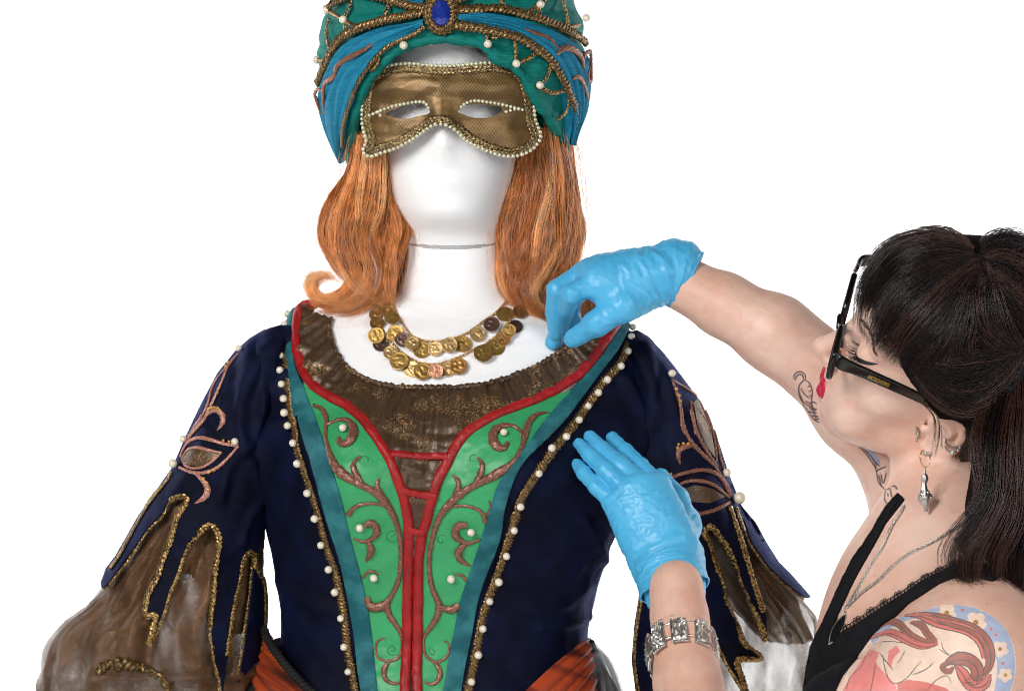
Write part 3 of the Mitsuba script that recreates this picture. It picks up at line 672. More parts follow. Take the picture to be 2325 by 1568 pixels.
velL = np.vstack([D_([(640, 744), (600, 757), (572, 774), (540, 802), (501, 850), (464, 920), (426, 1000), (400, 1062)]), V5([(880, 260), (790, 420), (710, 560)]), hemL, D_([(620, 1150), (640, 1000), (670, 900), (690, 800), (680, 748)])])
hemR = V8([(1240, 545), (1320, 640), (1380, 750), (1450, 860), (1520, 930), (1600, 1020), (1628, 1052), (1590, 1050), (1480, 965), (1390, 875), (1300, 745), (1250, 610), (1252, 700), (1300, 860), (1345, 1010), (1382, 1130), (1394, 1285), (1372, 1270), (1310, 1085), (1230, 885), (1120, 690), (1080, 660), (1052, 695), (1110, 850), (1150, 980), (1190, 1110), (1290, 1320), (1365, 1385), (1245, 1395), (1245, 1440), (1290, 1590), (1190, 1430), (1130, 1320), (1070, 1150), (1000, 1000), (900, 1200), (790, 1600), (690, 1600), (665, 1400), (680, 1200), (710, 1000), (740, 850), (770, 600)])
velR = np.vstack([D_([(1400, 768), (1444, 757), (1466, 770), (1498, 802), (1527, 838), (1573, 902), (1622, 1000), (1648, 1080)]), hemR, D_([(1420, 1050), (1400, 950), (1390, 850)])])
vl = drape(SLS, velL, off=0.004, thick=0.0025, step=5, disp=lambda E: creases(E, FOLDS_L)); vr = drape(SRS, velR, off=0.004, thick=0.0025, step=5, disp=lambda E: creases(E, FOLDS_R))
add('velvet_gown__sleeve', vl, 'navy_velvet', smooth=60); add('velvet_gown__sleeve', vr, 'navy_velvet', smooth=60)
for s, full in enumerate((sl_full, sr_full)):
    m = mesh(full.vertices, full.faces); e = toE(m.triangles_center); m.update_faces((e[:, 1] < 1105) & (m.triangles_center[:, 1] > -0.02) | (e[:, 1] < 1370 + 70 * np.sin(e[:, 0] / 38.0)) & (m.triangles_center[:, 1] > 0.03))
    add('velvet_gown__sleeve__back_panel' if s == 0 else 'velvet_gown__sleeve_001__back_panel', m, 'navy_velvet')
VL, VR = Surf(vl, sl_full), Surf(vr, sr_full)
S0, S1 = 'velvet_gown__sleeve', 'velvet_gown__sleeve_001'
def braid(key, surf, E, r=0.0031, **kw): add(key, cord(surf, E, r, off=0.0005, step=2, lobes=3, pitch=0.0045, sides=12, flat=0.42, amp=0.20, wob=0.35, **kw), 'gold_braid', smooth=60)
for E in ([(1050, 20), (950, 150), (880, 260), (790, 420), (715, 555), (650, 645)], [(610, 800), (650, 755), (740, 640), (850, 485), (950, 335), (1050, 235), (1095, 140), (1190, 95), (1230, 115), (1215, 165), (1172, 230), (1132, 340), (1102, 450), (1052, 570), (1012, 700), (948, 820), (920, 930), (925, 1000), (985, 988), (975, 1085), (942, 1210), (990, 1115), (1050, 985), (1100, 810), (1165, 665), (1215, 505), (1325, 370), (1400, 310), (1462, 370), (1472, 480), (1448, 650), (1433, 850), (1412, 1050), (1422, 1250), (1458, 1420), (1488, 1565)],
          [(1530, 1300), (1560, 1100), (1600, 860), (1645, 650), (1660, 565), (1705, 520), (1738, 560), (1722, 640), (1705, 800), (1672, 1050), (1648, 1260), (1610, 1450)], [(1740, 520), (1748, 620), (1800, 720), (1818, 850), (1815, 1050), (1785, 1290)]):
    braid(S0 + '__gold_braid', VL, V5(E))
braid(S0 + '__gold_braid', VL, V4([(1130, 1290), (1080, 1380), (1010, 1450), (930, 1560)]))
for E in ([(1225, 545), (1250, 620), (1310, 750), (1400, 880), (1490, 970), (1600, 1050)], [(1394, 1285), (1355, 1180), (1312, 1080), (1262, 960), (1232, 880), (1180, 770), (1120, 682), (1080, 650), (1048, 685), (1062, 720), (1110, 850), (1150, 980), (1190, 1110), (1240, 1220), (1290, 1320), (1368, 1385), (1242, 1392), (1240, 1440), (1285, 1575)], [(1070, 1150), (1090, 1220), (1130, 1320), (1190, 1430), (1250, 1530), (1290, 1590)], [(712, 1000), (682, 1200), (667, 1400), (690, 1590)], [(1190, 540), (1245, 700), (1290, 850), (1340, 1010), (1378, 1130)]):
    braid(S1 + '__gold_braid', VR, V8(E))
def rose(key, surf, E, r, f=V4): add(key, cord(surf, f(E), np.array(r) * 0.000155, off=0.0003, step=1.5, lobes=4, pitch=0.006, sides=12, flat=0.8, amp=0.16, wob=0.2), 'rose_thread' if f is V4 else 'copper_thread', smooth=60)
for E, r in (([(1640, 385), (1570, 470), (1530, 560), (1480, 680), (1430, 790), (1370, 900), (1290, 1000), (1240, 1080)], [7, 9, 9, 10, 12, 13, 13, 10]), ([(1560, 480), (1490, 560), (1440, 650), (1400, 790), (1320, 930), (1250, 1040)], [6, 8, 9, 10, 12, 10]),
             ([(1400, 860), (1470, 822), (1520, 860), (1518, 920), (1475, 972)], [8, 14, 20, 17, 4]), ([(1195, 1180), (1245, 1080), (1330, 1032), (1430, 1045), (1520, 1075), (1640, 1092)], [8, 10, 13, 12, 12, 10]), ([(1640, 1092), (1560, 1185), (1470, 1262), (1330, 1300), (1185, 1255)], [8, 11, 12, 12, 9]),
             ([(1208, 1190), (1255, 1122), (1340, 1105), (1420, 1125), (1510, 1140)], [7, 9, 11, 10, 6]), ([(1510, 1140), (1450, 1200), (1350, 1258), (1240, 1245), (1208, 1190)], [6, 9, 9, 9, 7]), ([(1310, 1305), (1375, 1360), (1405, 1420), (1385, 1480), (1305, 1530)], [6, 16, 22, 18, 4])):
    rose(S0 + '__embroidery', VL, E, r)
add(S0 + '__gauze_leaf', drape(VL, V4([(1215, 1195), (1260, 1130), (1340, 1112), (1420, 1130), (1500, 1142), (1440, 1200), (1350, 1250), (1240, 1238)]), off=0.0014, thick=0.001, step=3), 'chemise_gauze')
pearl(S0 + '__pearl', VL, V4([(1660, 358), (1240, 1050), (1628, 1058)]), 0.0038, 0.001); pearl(S0 + '__pearl', VL, V4([(1166, 1240)]), 0.0050, 0.001)
pearl(S0 + '__gold_bead', VL, V4([(1430, 812), (1450, 803), (1470, 800), (1490, 804), (1505, 820), (1570, 462), (1555, 490), (1490, 690), (1525, 1052), (1575, 1058), (1490, 1262), (1458, 1278), (1418, 1296), (1380, 1340), (1405, 1372), (1412, 1420)]), 0.0018, 0.0008, 'gold_bead')
for E, r in (([(1190, 1150), (1230, 1270), (1260, 1400), (1270, 1500), (1300, 1568)], [7, 10, 12, 14, 14]), ([(1190, 1150), (1300, 1220), (1400, 1300), (1450, 1400), (1500, 1500), (1508, 1568)], [7, 10, 11, 12, 13, 13]), ([(1330, 1310), (1350, 1420), (1372, 1568)], [5, 10, 12]), ([(1330, 1310), (1400, 1400), (1462, 1490), (1480, 1568)], [5, 9, 11, 11])):
    rose(S1 + '__embroidery', VR, E, r, V7)
for E, r in (([(915, 0), (930, 80), (970, 170), (1030, 240), (1120, 330)], [8, 9, 10, 10, 7]), ([(1060, 0), (1095, 90), (1130, 250), (1158, 340)], [9, 9, 9, 7]), ([(970, 0), (1000, 110), (1060, 230), (1120, 315)], [7, 8, 9, 7]), ([(1040, 0), (1068, 60), (1098, 150), (1118, 290)], [7, 7, 7, 6]), ([(985, 200), (930, 210), (905, 240), (916, 302)], [9, 14, 13, 4]),
             ([(860, 382), (950, 347), (1050, 337), (1130, 372), (1190, 490)], [8, 10, 10, 10, 8]), ([(1190, 515), (1100, 560), (1000, 577), (925, 550), (885, 470)], [8, 10, 10, 10, 8]), ([(890, 420), (980, 395), (1080, 410), (1140, 450), (1185, 492)], [8, 9, 9, 9, 7]), ([(1000, 580), (1012, 640), (1000, 705)], [6, 14, 4]), ([(1110, 325), (1160, 400), (1195, 480)], [8, 10, 10])):
    rose(S1 + '__embroidery', VR, E, np.array(r) * 1.35, V8)
add(S1 + '__gauze_leaf', drape(VR, V8([(905, 450), (1000, 418), (1090, 438), (1160, 485), (1080, 520), (980, 512)]), off=0.0014, thick=0.001, step=3), 'chemise_gauze')
add(S1 + '__gauze_leaf', drape(VR, V8([(1010, -60), (1060, 60), (1090, 160), (1108, 270), (1060, 210), (1010, 100), (985, -40)]), off=0.0014, thick=0.001, step=3), 'chemise_gauze')
pearl(S1 + '__pearl', VR, V7([(1175, 1118)]), 0.0039, 0.001); pearl(S1 + '__pearl', VR, V8([(1153, 355)]), 0.0042, 0.001); pearl(S1 + '__pearl', VR, V8([(1215, 503)]), 0.0062, 0.001)
pearl(S1 + '__gold_bead', VR, np.vstack([V7([(1215, 1225), (1232, 1275), (1240, 1315)]), V8([(905, 192), (930, 188), (955, 190), (900, 212), (820, 362), (850, 360), (868, 358), (985, 575), (1000, 575)])]), 0.0019, 0.0008, 'gold_bead')

# ------------------------------------------------------------------ sheer sleeves of the chemise
PL = [(1095, 405, 612, .060, .05), (1200, 322, 602, .064, .055), (1310, 250, 596, .068, .06), (1370, 205, 597, .072, .065), (1425, 136, 600, .076, .07), (1480, 106, 603, .078, .07), (1530, 95, 600, .078, .075), (1568, 86, 598, .08, .078), (1640, 70, 596, .082, .08), (1720, 62, 590, .08, .08)]
PR = [(1140, 1470, 1655, .058, .05), (1200, 1470, 1690, .062, .055), (1270, 1468, 1738, .066, .06), (1355, 1466, 1815, .070, .065), (1420, 1464, 1858, .074, .07), (1500, 1462, 1862, .076, .07), (1568, 1460, 1848, .078, .07), (1720, 1456, 1835, .08, .07)]
def ruffle(seed, cx):
    def f(X, Y, Z, ys, a):
        g = np.clip((ys - 1120) / 250.0, 0.15, 1)
        gather = np.exp(-((ys - 1518) / 16.0) ** 2) * (1 if cx < 1000 else 0)
        r = 0.0045 * g * np.sin(a * 17 + 2.2 * np.sin(ys / 90.0) + 3 * meshkit.noise(np.stack([a * 2, ys / 130, 0 * a], -1), seed)) + 0.005 * g * np.sin(a * 9 + ys / 130.0 + 1.0)
        r = r + 0.0055 * (meshkit.fbm(np.stack([np.cos(a) * 11, np.sin(a) * 11, ys / 42], -1), 4, seed) - 0.5) * 2
        Y = Y + r * np.sin(a) - gather * 0.012 * np.sign(np.sin(a)) * np.abs(np.sin(a)) ** .5 * -1 * (np.sin(a) < 0)
        X = X + 0.6 * r * np.cos(a)
        return X, Y, Z
    return f
gl_, gr_ = loft(PL, n=260, dy=2.5, yc=-0.008, p=2.0, disp=ruffle(3, 300)), loft(PR, n=260, dy=2.5, yc=-0.008, p=2.0, disp=ruffle(4, 1650))
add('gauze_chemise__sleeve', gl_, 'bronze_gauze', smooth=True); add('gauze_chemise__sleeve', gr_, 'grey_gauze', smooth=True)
GL = Surf(gl_)
inner_l = loft([(1095, 412, 606, .054, .04), (1200, 330, 598, .058, .045), (1310, 258, 592, .061, .05), (1370, 214, 590, .064, .052), (1425, 148, 592, .066, .055), (1480, 118, 594, .068, .055), (1568, 98, 590, .070, .06), (1720, 74, 584, .07, .06)], n=220, dy=2.5, yc=-0.008, p=2.0, disp=ruffle(9, 300))
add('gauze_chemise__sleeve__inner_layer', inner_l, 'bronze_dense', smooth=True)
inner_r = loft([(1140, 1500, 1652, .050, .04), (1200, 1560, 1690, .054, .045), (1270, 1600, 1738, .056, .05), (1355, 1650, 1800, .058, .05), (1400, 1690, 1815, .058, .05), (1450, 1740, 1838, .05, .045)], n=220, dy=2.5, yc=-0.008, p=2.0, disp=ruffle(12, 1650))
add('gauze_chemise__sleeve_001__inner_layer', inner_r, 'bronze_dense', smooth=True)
add('gauze_chemise__gathering', cord(GL, V5([(540, 1440), (600, 1390), (700, 1362), (800, 1365), (880, 1390), (960, 1430), (1040, 1470), (1100, 1540)]), 0.0042, off=0.0, step=2, lobes=3, pitch=0.007, sides=12, flat=0.9, amp=0.35, wob=0.9), 'dark_braid', smooth=60)

# ------------------------------------------------------------------ sash and skirt
HIP = [(1380, 628, 1352, .126, .10), (1430, 615, 1345, .130, .105), (1480, 600, 1348, .134, .11), (1568, 575, 1362, .145, .12), (1720, 530, 1420, .165, .14), (1900, 500, 1470, .18, .16)]
hip = loft(HIP, n=160, p=2.3); HIPS = Surf(hip)
thing('waist_sash', 'pleated burnt orange and black silk sash wrapped low round the waist', 'sash')
def pleat(cx, cy, k):
    def f(E):
        th = np.arctan2(E[:, 1] - cy, E[:, 0] - cx)
        return 0.0045 * np.abs(np.sin(th * k + 2.5 * meshkit.noise(np.c_[th * 5, E[:, 0] / 300, th * 0], 2))) + 0.0015 * meshkit.fbm(np.c_[th * 40, E[:, 0] / 120, th * 0], 2, 6)
    return f
add('waist_sash__left_fold', drape(HIPS, D_([(613, 1430), (640, 1478), (682, 1535), (716, 1568), (800, 1640), (900, 1720), (540, 1720), (560, 1620), (575, 1568), (598, 1490)]), off=0.002, thick=0.002, step=5, disp=pleat(480, 1360, 34)), 'sash_silk', smooth=50)
add('waist_sash__right_fold', drape(HIPS, D_([(1330, 1446), (1312, 1454), (1258, 1502), (1190, 1568), (1100, 1650), (1000, 1720), (1425, 1720), (1372, 1620), (1346, 1568), (1334, 1490)]), off=0.002, thick=0.002, step=5, disp=pleat(1480, 1330, 34)), 'sash_silk', smooth=50)
add('waist_sash__black_piping', cord(HIPS, [(612, 1418), (628, 1462), (668, 1522), (714, 1572), (790, 1635)], 0.0042, off=0.006, step=3, sides=10), 'skirt_black')
sk = loft([(1455, 612, 1350, .105, .12), (1500, 570, 1362, .115, .13), (1568, 502, 1392, .13, .14), (1800, 420, 1490, .18, .18)], n=200, p=2.1, yc=0.02, disp=lambda X, Y, Z, ys, a: (X + 0.006 * np.cos(a) * np.sin(a * 31) * np.clip((ys - 1455) / 100, 0, 1), Y + 0.006 * np.sin(a * 27) * np.sin(a), Z))
add('skirt', sk, 'skirt_black', label='black gathered skirt showing below the sash at both hips', cat='skirt')
tu = loft([(1470, 1330, 1352, .06, .06), (1500, 1310, 1380, .07, .07), (1568, 1300, 1408, .09, .09), (1800, 1290, 1440, .1, .1)], n=120, p=2.0, yc=0.03, disp=lambda X, Y, Z, ys, a: (X + 0.004 * np.sin(a * 13 + ys / 40), Y + 0.004 * np.cos(a * 17), Z))
add('skirt__tulle_frill', tu, 'tulle', smooth=True)

# ------------------------------------------------------------------ turban
thing('turban', 'padded teal turban with blue silk bands, gold braid lattice, pearls and a blue gem', 'turban')
TUR = [(-152, 985, 1065, .02, .02), (-144, 920, 1130, .05, .05), (-125, 865, 1190, .08, .08), (-95, 822, 1232, .105, .105), (-50, 785, 1270, .124, .125), (0, 757, 1299, .137, .137), (40, 740, 1314, .145, .145), (90, 728, 1325, .152, .15), (150, 723, 1331, .152, .15), (210, 728, 1328, .147, .145), (270, 746, 1314, .137, .135), (320, 770, 1298, .126, .12), (345, 784, 1289, .118, .11), (362, 795, 1280, .11, .10)]
arch = V1([(350, 1290), (352, 1100), (372, 930), (415, 760), (470, 640), (560, 520), (650, 430), (760, 355), (850, 325), (960, 300), (1080, 292), (1250, 308), (1370, 335), (1440, 395), (1490, 455), (1570, 480), (1660, 540), (1730, 640), (1790, 745), (1840, 830), (1900, 900), (1960, 1000), (2010, 1090), (2040, 1290)])
def tfold(E):
    th = np.arctan2(E[..., 1] - 45, E[..., 0] - 1006); r = np.hypot(E[..., 1] - 45, E[..., 0] - 1006)
    q = np.stack([th * 4.0, r / 240, 0 * r], -1)
    a = np.abs(np.sin(th * 11 + 3.0 * meshkit.noise(q, 3))) ** 1.5
    sag_ = meshkit.fbm(np.stack([E[..., 0] / 46, E[..., 1] / 46, 0 * r], -1), 3, 11)
    return (0.0052 * (a - 0.5) * np.clip(r / 200, 0.25, 1) + 0.0150 * (sag_ - 0.5)) * np.clip(r / 60, 0, 1)
def tur_disp(X, Y, Z, ys, a):
    E = toE(np.stack([X, Y, Z], -1)); h = tfold(E) * np.where(Y < 0.05, 1, 0.4)
    return X + h * np.cos(a) * 0.5, Y + h * np.sin(a), Z + h * 0.2
tg = loft(TUR, n=260, dy=2.0, yc=0.008, p=2.15)
tm = loft(TUR, n=300, dy=2.0, yc=0.008, p=2.15, disp=tur_disp)
arch_s = spline(arch, 140)
hole = Polygon(np.vstack([arch_s, [(2040, 420), (350, 420)]])).buffer(0) if False else Polygon(np.vstack([arch_s, [(arch_s[-1, 0], 460), (arch_s[0, 0], 460)]])).buffer(0)
e = toE(tm.triangles_center); tm.update_faces(~((tm.triangles_center[:, 1] < 0.0) & shapely.contains_xy(hole, e[:, 0], e[:, 1])))
add('turban__wrap', tm, 'turban_teal', smooth=50)
TURS = Surf(tg)
Pa, Na = TURS.hit(arch_s); Na = unit(smooth_rows(Na, 4, 2)); Pa[:, 1] = smooth_rows(Pa[:, 1:2], 4, 2)[:, 0]
s = np.linspace(0, 1, len(Pa))
rr = 0.0052 * (1 + 0.7 * (meshkit.fbm(np.c_[s * 70, s * 0, s * 0], 3, 2) - 0.5))
add('turban__rolled_edge', rope(Pa - Na * 0.004, Na, rr, lobes=2, pitch=0.05, sides=18, flat=1.2, amp=0.06), 'turban_teal', smooth=True)
def silk_pleats(seed, k=5):
    return lambda u, v: 0.0035 * np.sin(np.pi * v) ** 0.5 + 0.0044 * (np.abs(np.sin(np.pi * (k * v + 1.2 * meshkit.noise(np.stack(np.broadcast_arrays(u / 120, v * 3, 0 * u * v), -1), seed)))) - 0.4) * np.clip(u / 40, 0.2, 1)
TB = [(V1([(925, 160), (780, 188), (620, 218), (470, 278), (350, 350), (280, 440), (220, 560), (178, 680), (165, 770), (190, 880), (255, 1050), (345, 1205)]), V1([(935, 205), (850, 262), (760, 312), (660, 372), (560, 470), (480, 580), (420, 700), (375, 830), (345, 950), (335, 1100), (352, 1212)])),
      (V1([(1185, 132), (1300, 122), (1450, 132), (1600, 158), (1750, 203), (1880, 250), (2000, 320), (2085, 390), (2140, 480), (2148, 600), (2128, 780), (2098, 880), (2050, 1000), (2022, 1090)]), V1([(1185, 165), (1290, 182), (1420, 212), (1560, 252), (1700, 332), (1800, 412), (1870, 482), (1930, 580), (1978, 690), (2005, 800), (2008, 900), (2000, 980), (1990, 1040), (1985, 1085)])),
      (V1([(560, -150), (700, -80), (850, -15), (938, 25)]), V1([(420, -60), (640, 15), (800, 44), (932, 68)]))]
for i, (a, b) in enumerate(TB):
    add('turban__blue_band', strip(TURS, a, b, step=2.5, nb=24, off=0.0062, disp=silk_pleats(i, 4 + (i == 1)), thick=0.010), 'turban_blue', smooth=60)
def inside_turban(E):
    ok, _, N = TURS.cast(CAM, unit(W(E[:, 0], E[:, 1], 0.0) - CAM)); d = unit(W(E[:, 0], E[:, 1], 0.0) - CAM)
    return E[ok & (np.abs((N * d).sum(1)) > .26)]
def tcord(key, E, r, bs, off, lobes=3, pitch=0.005, flat=0.55):
    E = inside_turban(spline(V1(E), step=2))
    if len(E) < 6: return
    add(key, cord(TURS, E, r, off=off, step=2, lobes=lobes, pitch=pitch, sides=12, flat=flat, amp=0.24, wob=0.3, smooth=False), bs, smooth=60)
for E in ([(950, 105), (860, 130), (760, 150), (640, 172), (500, 212), (390, 262), (310, 330), (255, 420), (205, 530), (160, 650)], [(500, -10), (600, 5), (760, 55), (860, 80), (950, 85)], [(160, 175), (240, 85), (330, 25), (440, -10)],
          [(1165, 100), (1300, 98), (1450, 90), (1600, 112), (1750, 152), (1880, 195), (2000, 255), (2090, 320), (2148, 400)], [(1160, 205), (1300, 215), (1420, 240), (1550, 270), (1650, 305), (1750, 372), (1850, 452), (1920, 560), (1980, 670), (2020, 765), (2042, 870), (2028, 980), (2005, 1080)], [(1150, 45), (1240, 0), (1330, -50)]):
    tcord('turban__gold_braid', E, 0.0045, 'dark_braid', 0.007)
for E in ([(940, 212), (860, 272), (760, 318), (660, 380), (570, 470), (490, 580), (430, 700), (385, 830), (355, 950), (345, 1100)],): tcord('turban__gold_braid', E, 0.0022, 'dark_braid', 0.008)
for E in ([(235, 100), (350, 170), (465, 225)], [(405, 5), (372, 100), (352, 170), (362, 275)], [(240, 150), (216, 230), (222, 310), (243, 405)], [(128, 460), (225, 472)], [(672, 55), (655, 110), (632, 160)], [(130, 560), (122, 640), (140, 720)],
          [(1490, 0), (1530, 82)], [(1850, -10), (1775, 62), (1690, 122)], [(1772, 64), (1795, 145)], [(1935, -10), (1972, 80), (1990, 212)], [(1990, 218), (2075, 205), (2130, 165)], [(1400, 255), (1400, 340)], [(1432, 302), (1505, 272)], [(1600, 320), (1612, 400), (1608, 475)], [(1612, 478), (1700, 452), (1765, 400)], [(1865, 480), (1842, 580), (1788, 648)], [(1788, 655), (1880, 702), (1980, 680)], [(2002, 740), (1988, 830), (1918, 905)], [(600, 420), (590, 480), (540, 540)]):
    tcord('turban__lattice_braid', E, 0.0021, 'gold_braid', 0.0052, 2, 0.004)
for E, r in (([(590, 330), (530, 385), (410, 448), (325, 520), (308, 580), (252, 620), (232, 700), (232, 780), (242, 860)], [3, 10, 13, 13, 12, 13, 10, 8, 4]), ([(232, 690), (192, 672), (172, 720), (188, 800), (215, 845)], [6, 10, 11, 9, 4]), ([(205, 830), (240, 950), (262, 1070)], [6, 10, 5]),
             ([(1655, 232), (1740, 270), (1830, 312), (1885, 380)], [5, 9, 9, 6]), ([(1880, 432), (1920, 382), (1990, 390), (2045, 440), (2072, 520)], [6, 16, 18, 15, 6]), ([(2062, 470), (2080, 420), (2115, 405), (2142, 440), (2146, 520), (2140, 590), (2115, 622), (2100, 575), (2118, 520)], [10, 11, 11, 11, 11, 11, 10, 9, 5]), ([(1988, 605), (2022, 582), (2060, 622), (2090, 700), (2116, 780), (2124, 835)], [4, 12, 13, 12, 9, 4])):
    if len(inside_turban(spline(V1(E), step=2))) < 8: continue
    add('turban__scroll_applique', cord(TURS, inside_turban(spline(V1(E), step=2)), np.array(r) * 0.00021, off=0.0112, step=2, lobes=5, pitch=0.009, sides=14, flat=0.7, amp=0.13, smooth=False), 'rose_thread' if r[0] == 99 else 'copper_thread', smooth=60)
pearl('turban__pearl', TURS, V1([(235, 100), (355, 170), (790, 355), (1400, 345), (1605, 485), (1775, 645), (1778, 62), (2128, 165)]), 0.0041, 0.005)
pearl('turban__pearl', TURS, V1([(130, 460)]), 0.0041, 0.000)
# the brooch: a faceted oval gem in a braided setting
bc = V1([(1060, 108)])[0]; Pb, Nb = TURS.hit([bc]); Pb = Pb[0] + np.array([0, -0.008, 0])
ux, uz, uy = np.array([1., 0, 0]), unit(np.array([0, -0.12, 1.0])), unit(np.array([0, -1.0, -0.12]))
def oval(rx, rz, h, n=16, ph=0.0):
    a = np.arange(n) / n * 2 * np.pi + ph
    return Pb + rx * np.cos(a)[:, None] * ux + rz * np.sin(a)[:, None] * uz + h * uy
gx, gz = 82 / 3.3727 * K * .95, 112 / 3.3727 * K * .95
R0, R1, R2 = oval(gx, gz, 0.002), oval(gx * .80, gz * .80, 0.0062, 16, np.pi / 16), oval(gx * .42, gz * .42, 0.0085, 8)
V = np.vstack([R0, R1, R2, [Pb + 0.0085 * uy], [Pb - 0.002 * uy]]); F = []
for j in range(16): F += [(j, (j + 1) % 16, 16 + j), (16 + j, (j + 1) % 16, 16 + (j + 1) % 16), (41, (j + 1) % 16, j)]
for j in range(8):
    F += [(32 + j, 16 + (2 * j - 1) % 16, 16 + 2 * j), (32 + j, 16 + 2 * j, 16 + (2 * j + 1) % 16), (32 + j, 16 + (2 * j + 1) % 16, 32 + (j + 1) % 8), (40, 32 + j, 32 + (j + 1) % 8)]
gem = mesh(V, F)
add('turban__gem', gem, 'sapphire', smooth=False, label='faceted blue oval gem')
for k, (f, r) in enumerate(((1.12, 0.0032), (1.36, 0.0036))):
    ring = np.vstack([oval(gx * f, gz * (1 + (f - 1) * .8), 0.003 - 0.003 * k, 72)]); ring = np.vstack([ring, ring[:1]])
    add('turban__gem__braided_setting', rope(ring, np.tile(uy, (len(ring), 1)), r * (1 + 0.2 * np.sin(np.arange(73) * 1.7)), lobes=3, pitch=0.005, sides=12, flat=0.9, amp=0.25), 'dark_braid', smooth=60)

# ------------------------------------------------------------------ eye mask
thing('eye_mask', 'bronze lame eye mask edged with gold braid and pale beads', 'eye mask')
MK = [(90, 770, 1275, .111, .04), (180, 768, 1278, .1135, .04), (260, 768, 1280, .1135, .04), (340, 770, 1280, .113, .04), (420, 775, 1275, .110, .04)]
def mk_disp(X, Y, Z, ys, a):
    E = toE(np.stack([X, Y, Z], -1)); ex = E[..., 0]
    amp = interp([(100, 0), (230, .004), (300, .012), (345, .015), (420, .010)], np.clip(ys[:, 0], 100, 420))[:, 0][:, None]
    return X, Y - amp * np.exp(-((ex - 1005) / 34) ** 2) * (Y < 0) - 0.0035 * np.exp(-((ys - 220) / 22) ** 2) * (Y < 0), Z
mkm = loft(MK, n=220, p=2.5, disp=mk_disp); MKS = Surf(mkm)
MO = V1([(520, 585), (600, 535), (700, 500), (850, 492), (950, 505), (1060, 512), (1200, 506), (1350, 490), (1500, 490), (1600, 512), (1680, 570), (1728, 680), (1750, 800), (1765, 930), (1800, 1035), (1785, 1085), (1740, 1140), (1650, 1185), (1550, 1195), (1450, 1170), (1350, 1130), (1250, 1078), (1180, 1020), (1120, 975), (1045, 952), (980, 975), (900, 1030), (800, 1090), (700, 1140), (600, 1172), (540, 1195), (490, 1180), (478, 1140), (500, 1080), (480, 1000), (468, 900), (472, 780), (488, 660)])
EL = V1([(640, 872), (700, 838), (750, 815), (850, 797), (930, 797), (965, 830), (972, 865), (900, 888), (800, 912), (720, 905)])
ER = V1([(1182, 858), (1215, 822), (1300, 800), (1400, 805), (1490, 818), (1528, 838), (1480, 880), (1380, 905), (1280, 897), (1210, 872)])
mo, el, er = spline(MO, 220, closed=True), spline(EL, 60, closed=True), spline(ER, 60, closed=True)
mk = drape(MKS, Polygon(mo, [el, er]), off=0.001, thick=0.002, step=4, disp=lambda E: 0.0028 * (meshkit.fbm(np.c_[E[:, 0] / 70, E[:, 1] / 26, E[:, 0] * 0], 3, 4) - 0.5))
add('eye_mask__lame_panel', mk, 'mask_gold', smooth=60)
mid = Polygon(mo)
def inset(d):
    q = np.array(mid.buffer(-d).exterior.coords)
    return np.vstack([q, q[:2]])
for d, r in ((6.5, 0.0028), (13.5, 0.0026)):
    add('eye_mask__braid', cord(MKS, inset(d), r, off=0.0015, step=1.5, lobes=3, pitch=0.0042, sides=10, flat=0.55, amp=0.3, smooth=False, wob=0.4), 'mask_braid', smooth=60)
bead_line = poly_line(np.array(mid.buffer(0.5).exterior.coords), 1.0)
pos = bead_line[::10][:-1]
pearl('eye_mask__bead', MKS, pos, 0.0021, 0.0012, 'mask_bead')
brow1 = spline(V1([(520, 885), (560, 868), (600, 850), (680, 820), (760, 800), (860, 782), (930, 785), (962, 815), (972, 850)]), step=1.0)
brow2 = spline(V1([(1205, 822), (1240, 795), (1300, 772), (1380, 778), (1470, 792), (1560, 812), (1620, 830), (1680, 845)]), step=1.0)
pearl('eye_mask__bead', MKS, brow1[::9], 0.0019, 0.0010, 'mask_bead'); pearl('eye_mask__bead', MKS, brow2[::9], 0.0019, 0.0010, 'mask_bead')
pearl('eye_mask__bead', MKS, V1([(600, 885), (585, 858), (1548, 858), (1580, 848), (1612, 838)]), 0.0018, 0.0010, 'mask_bead')

# ------------------------------------------------------------------ wig
thing('wig', 'wavy copper orange wig falling beside the white face', 'wig')
def hair_clump(G, R, n, rng, r=0.00028, m=22, frizz=0.0006, spread=1.0, taper=True):
    """n hairs about a guide curve G (points, 3) with bundle radius R (list along it)."""
    C = spline(G, m); s = np.linspace(0, 1, m); Rr = np.interp(s, np.linspace(0, 1, len(R)), R)
    t = unit(np.gradient(C, axis=0)); a = unit(np.cross(t, [0, 1.0, 0])); b = np.cross(t, a)
    rho = np.sqrt(rng.random(n)) * spread; ph = rng.random(n) * 2 * np.pi; tw = rng.normal(0, 0.9, n)
    an = ph[:, None] + tw[:, None] * s[None]
    off = Rr[None, :, None] * rho[:, None, None] * (np.cos(an)[..., None] * a[None] + np.sin(an)[..., None] * b[None])
    fz = np.cumsum(rng.normal(0, frizz, (n, m, 3)), axis=1); fz -= fz[:, :1]
    H = C[None] + off + fz * 0.5
    ln = 1 - 0.22 * rng.random(n) ** 2
    q = s[None] * ln[:, None] * (m - 1); i0 = np.minimum(q.astype(int), m - 2); f = (q - i0)[..., None]
    k = np.arange(n)[:, None]
    H = H[k, i0] * (1 - f) + H[k, i0 + 1] * f
    rad = r * (0.7 + 0.6 * rng.random(n))[:, None] * np.clip(1.15 - s[None] ** 4, 0.15, 1) if taper else np.full((n, m), r)
    return H, rad
rng = np.random.default_rng(21)
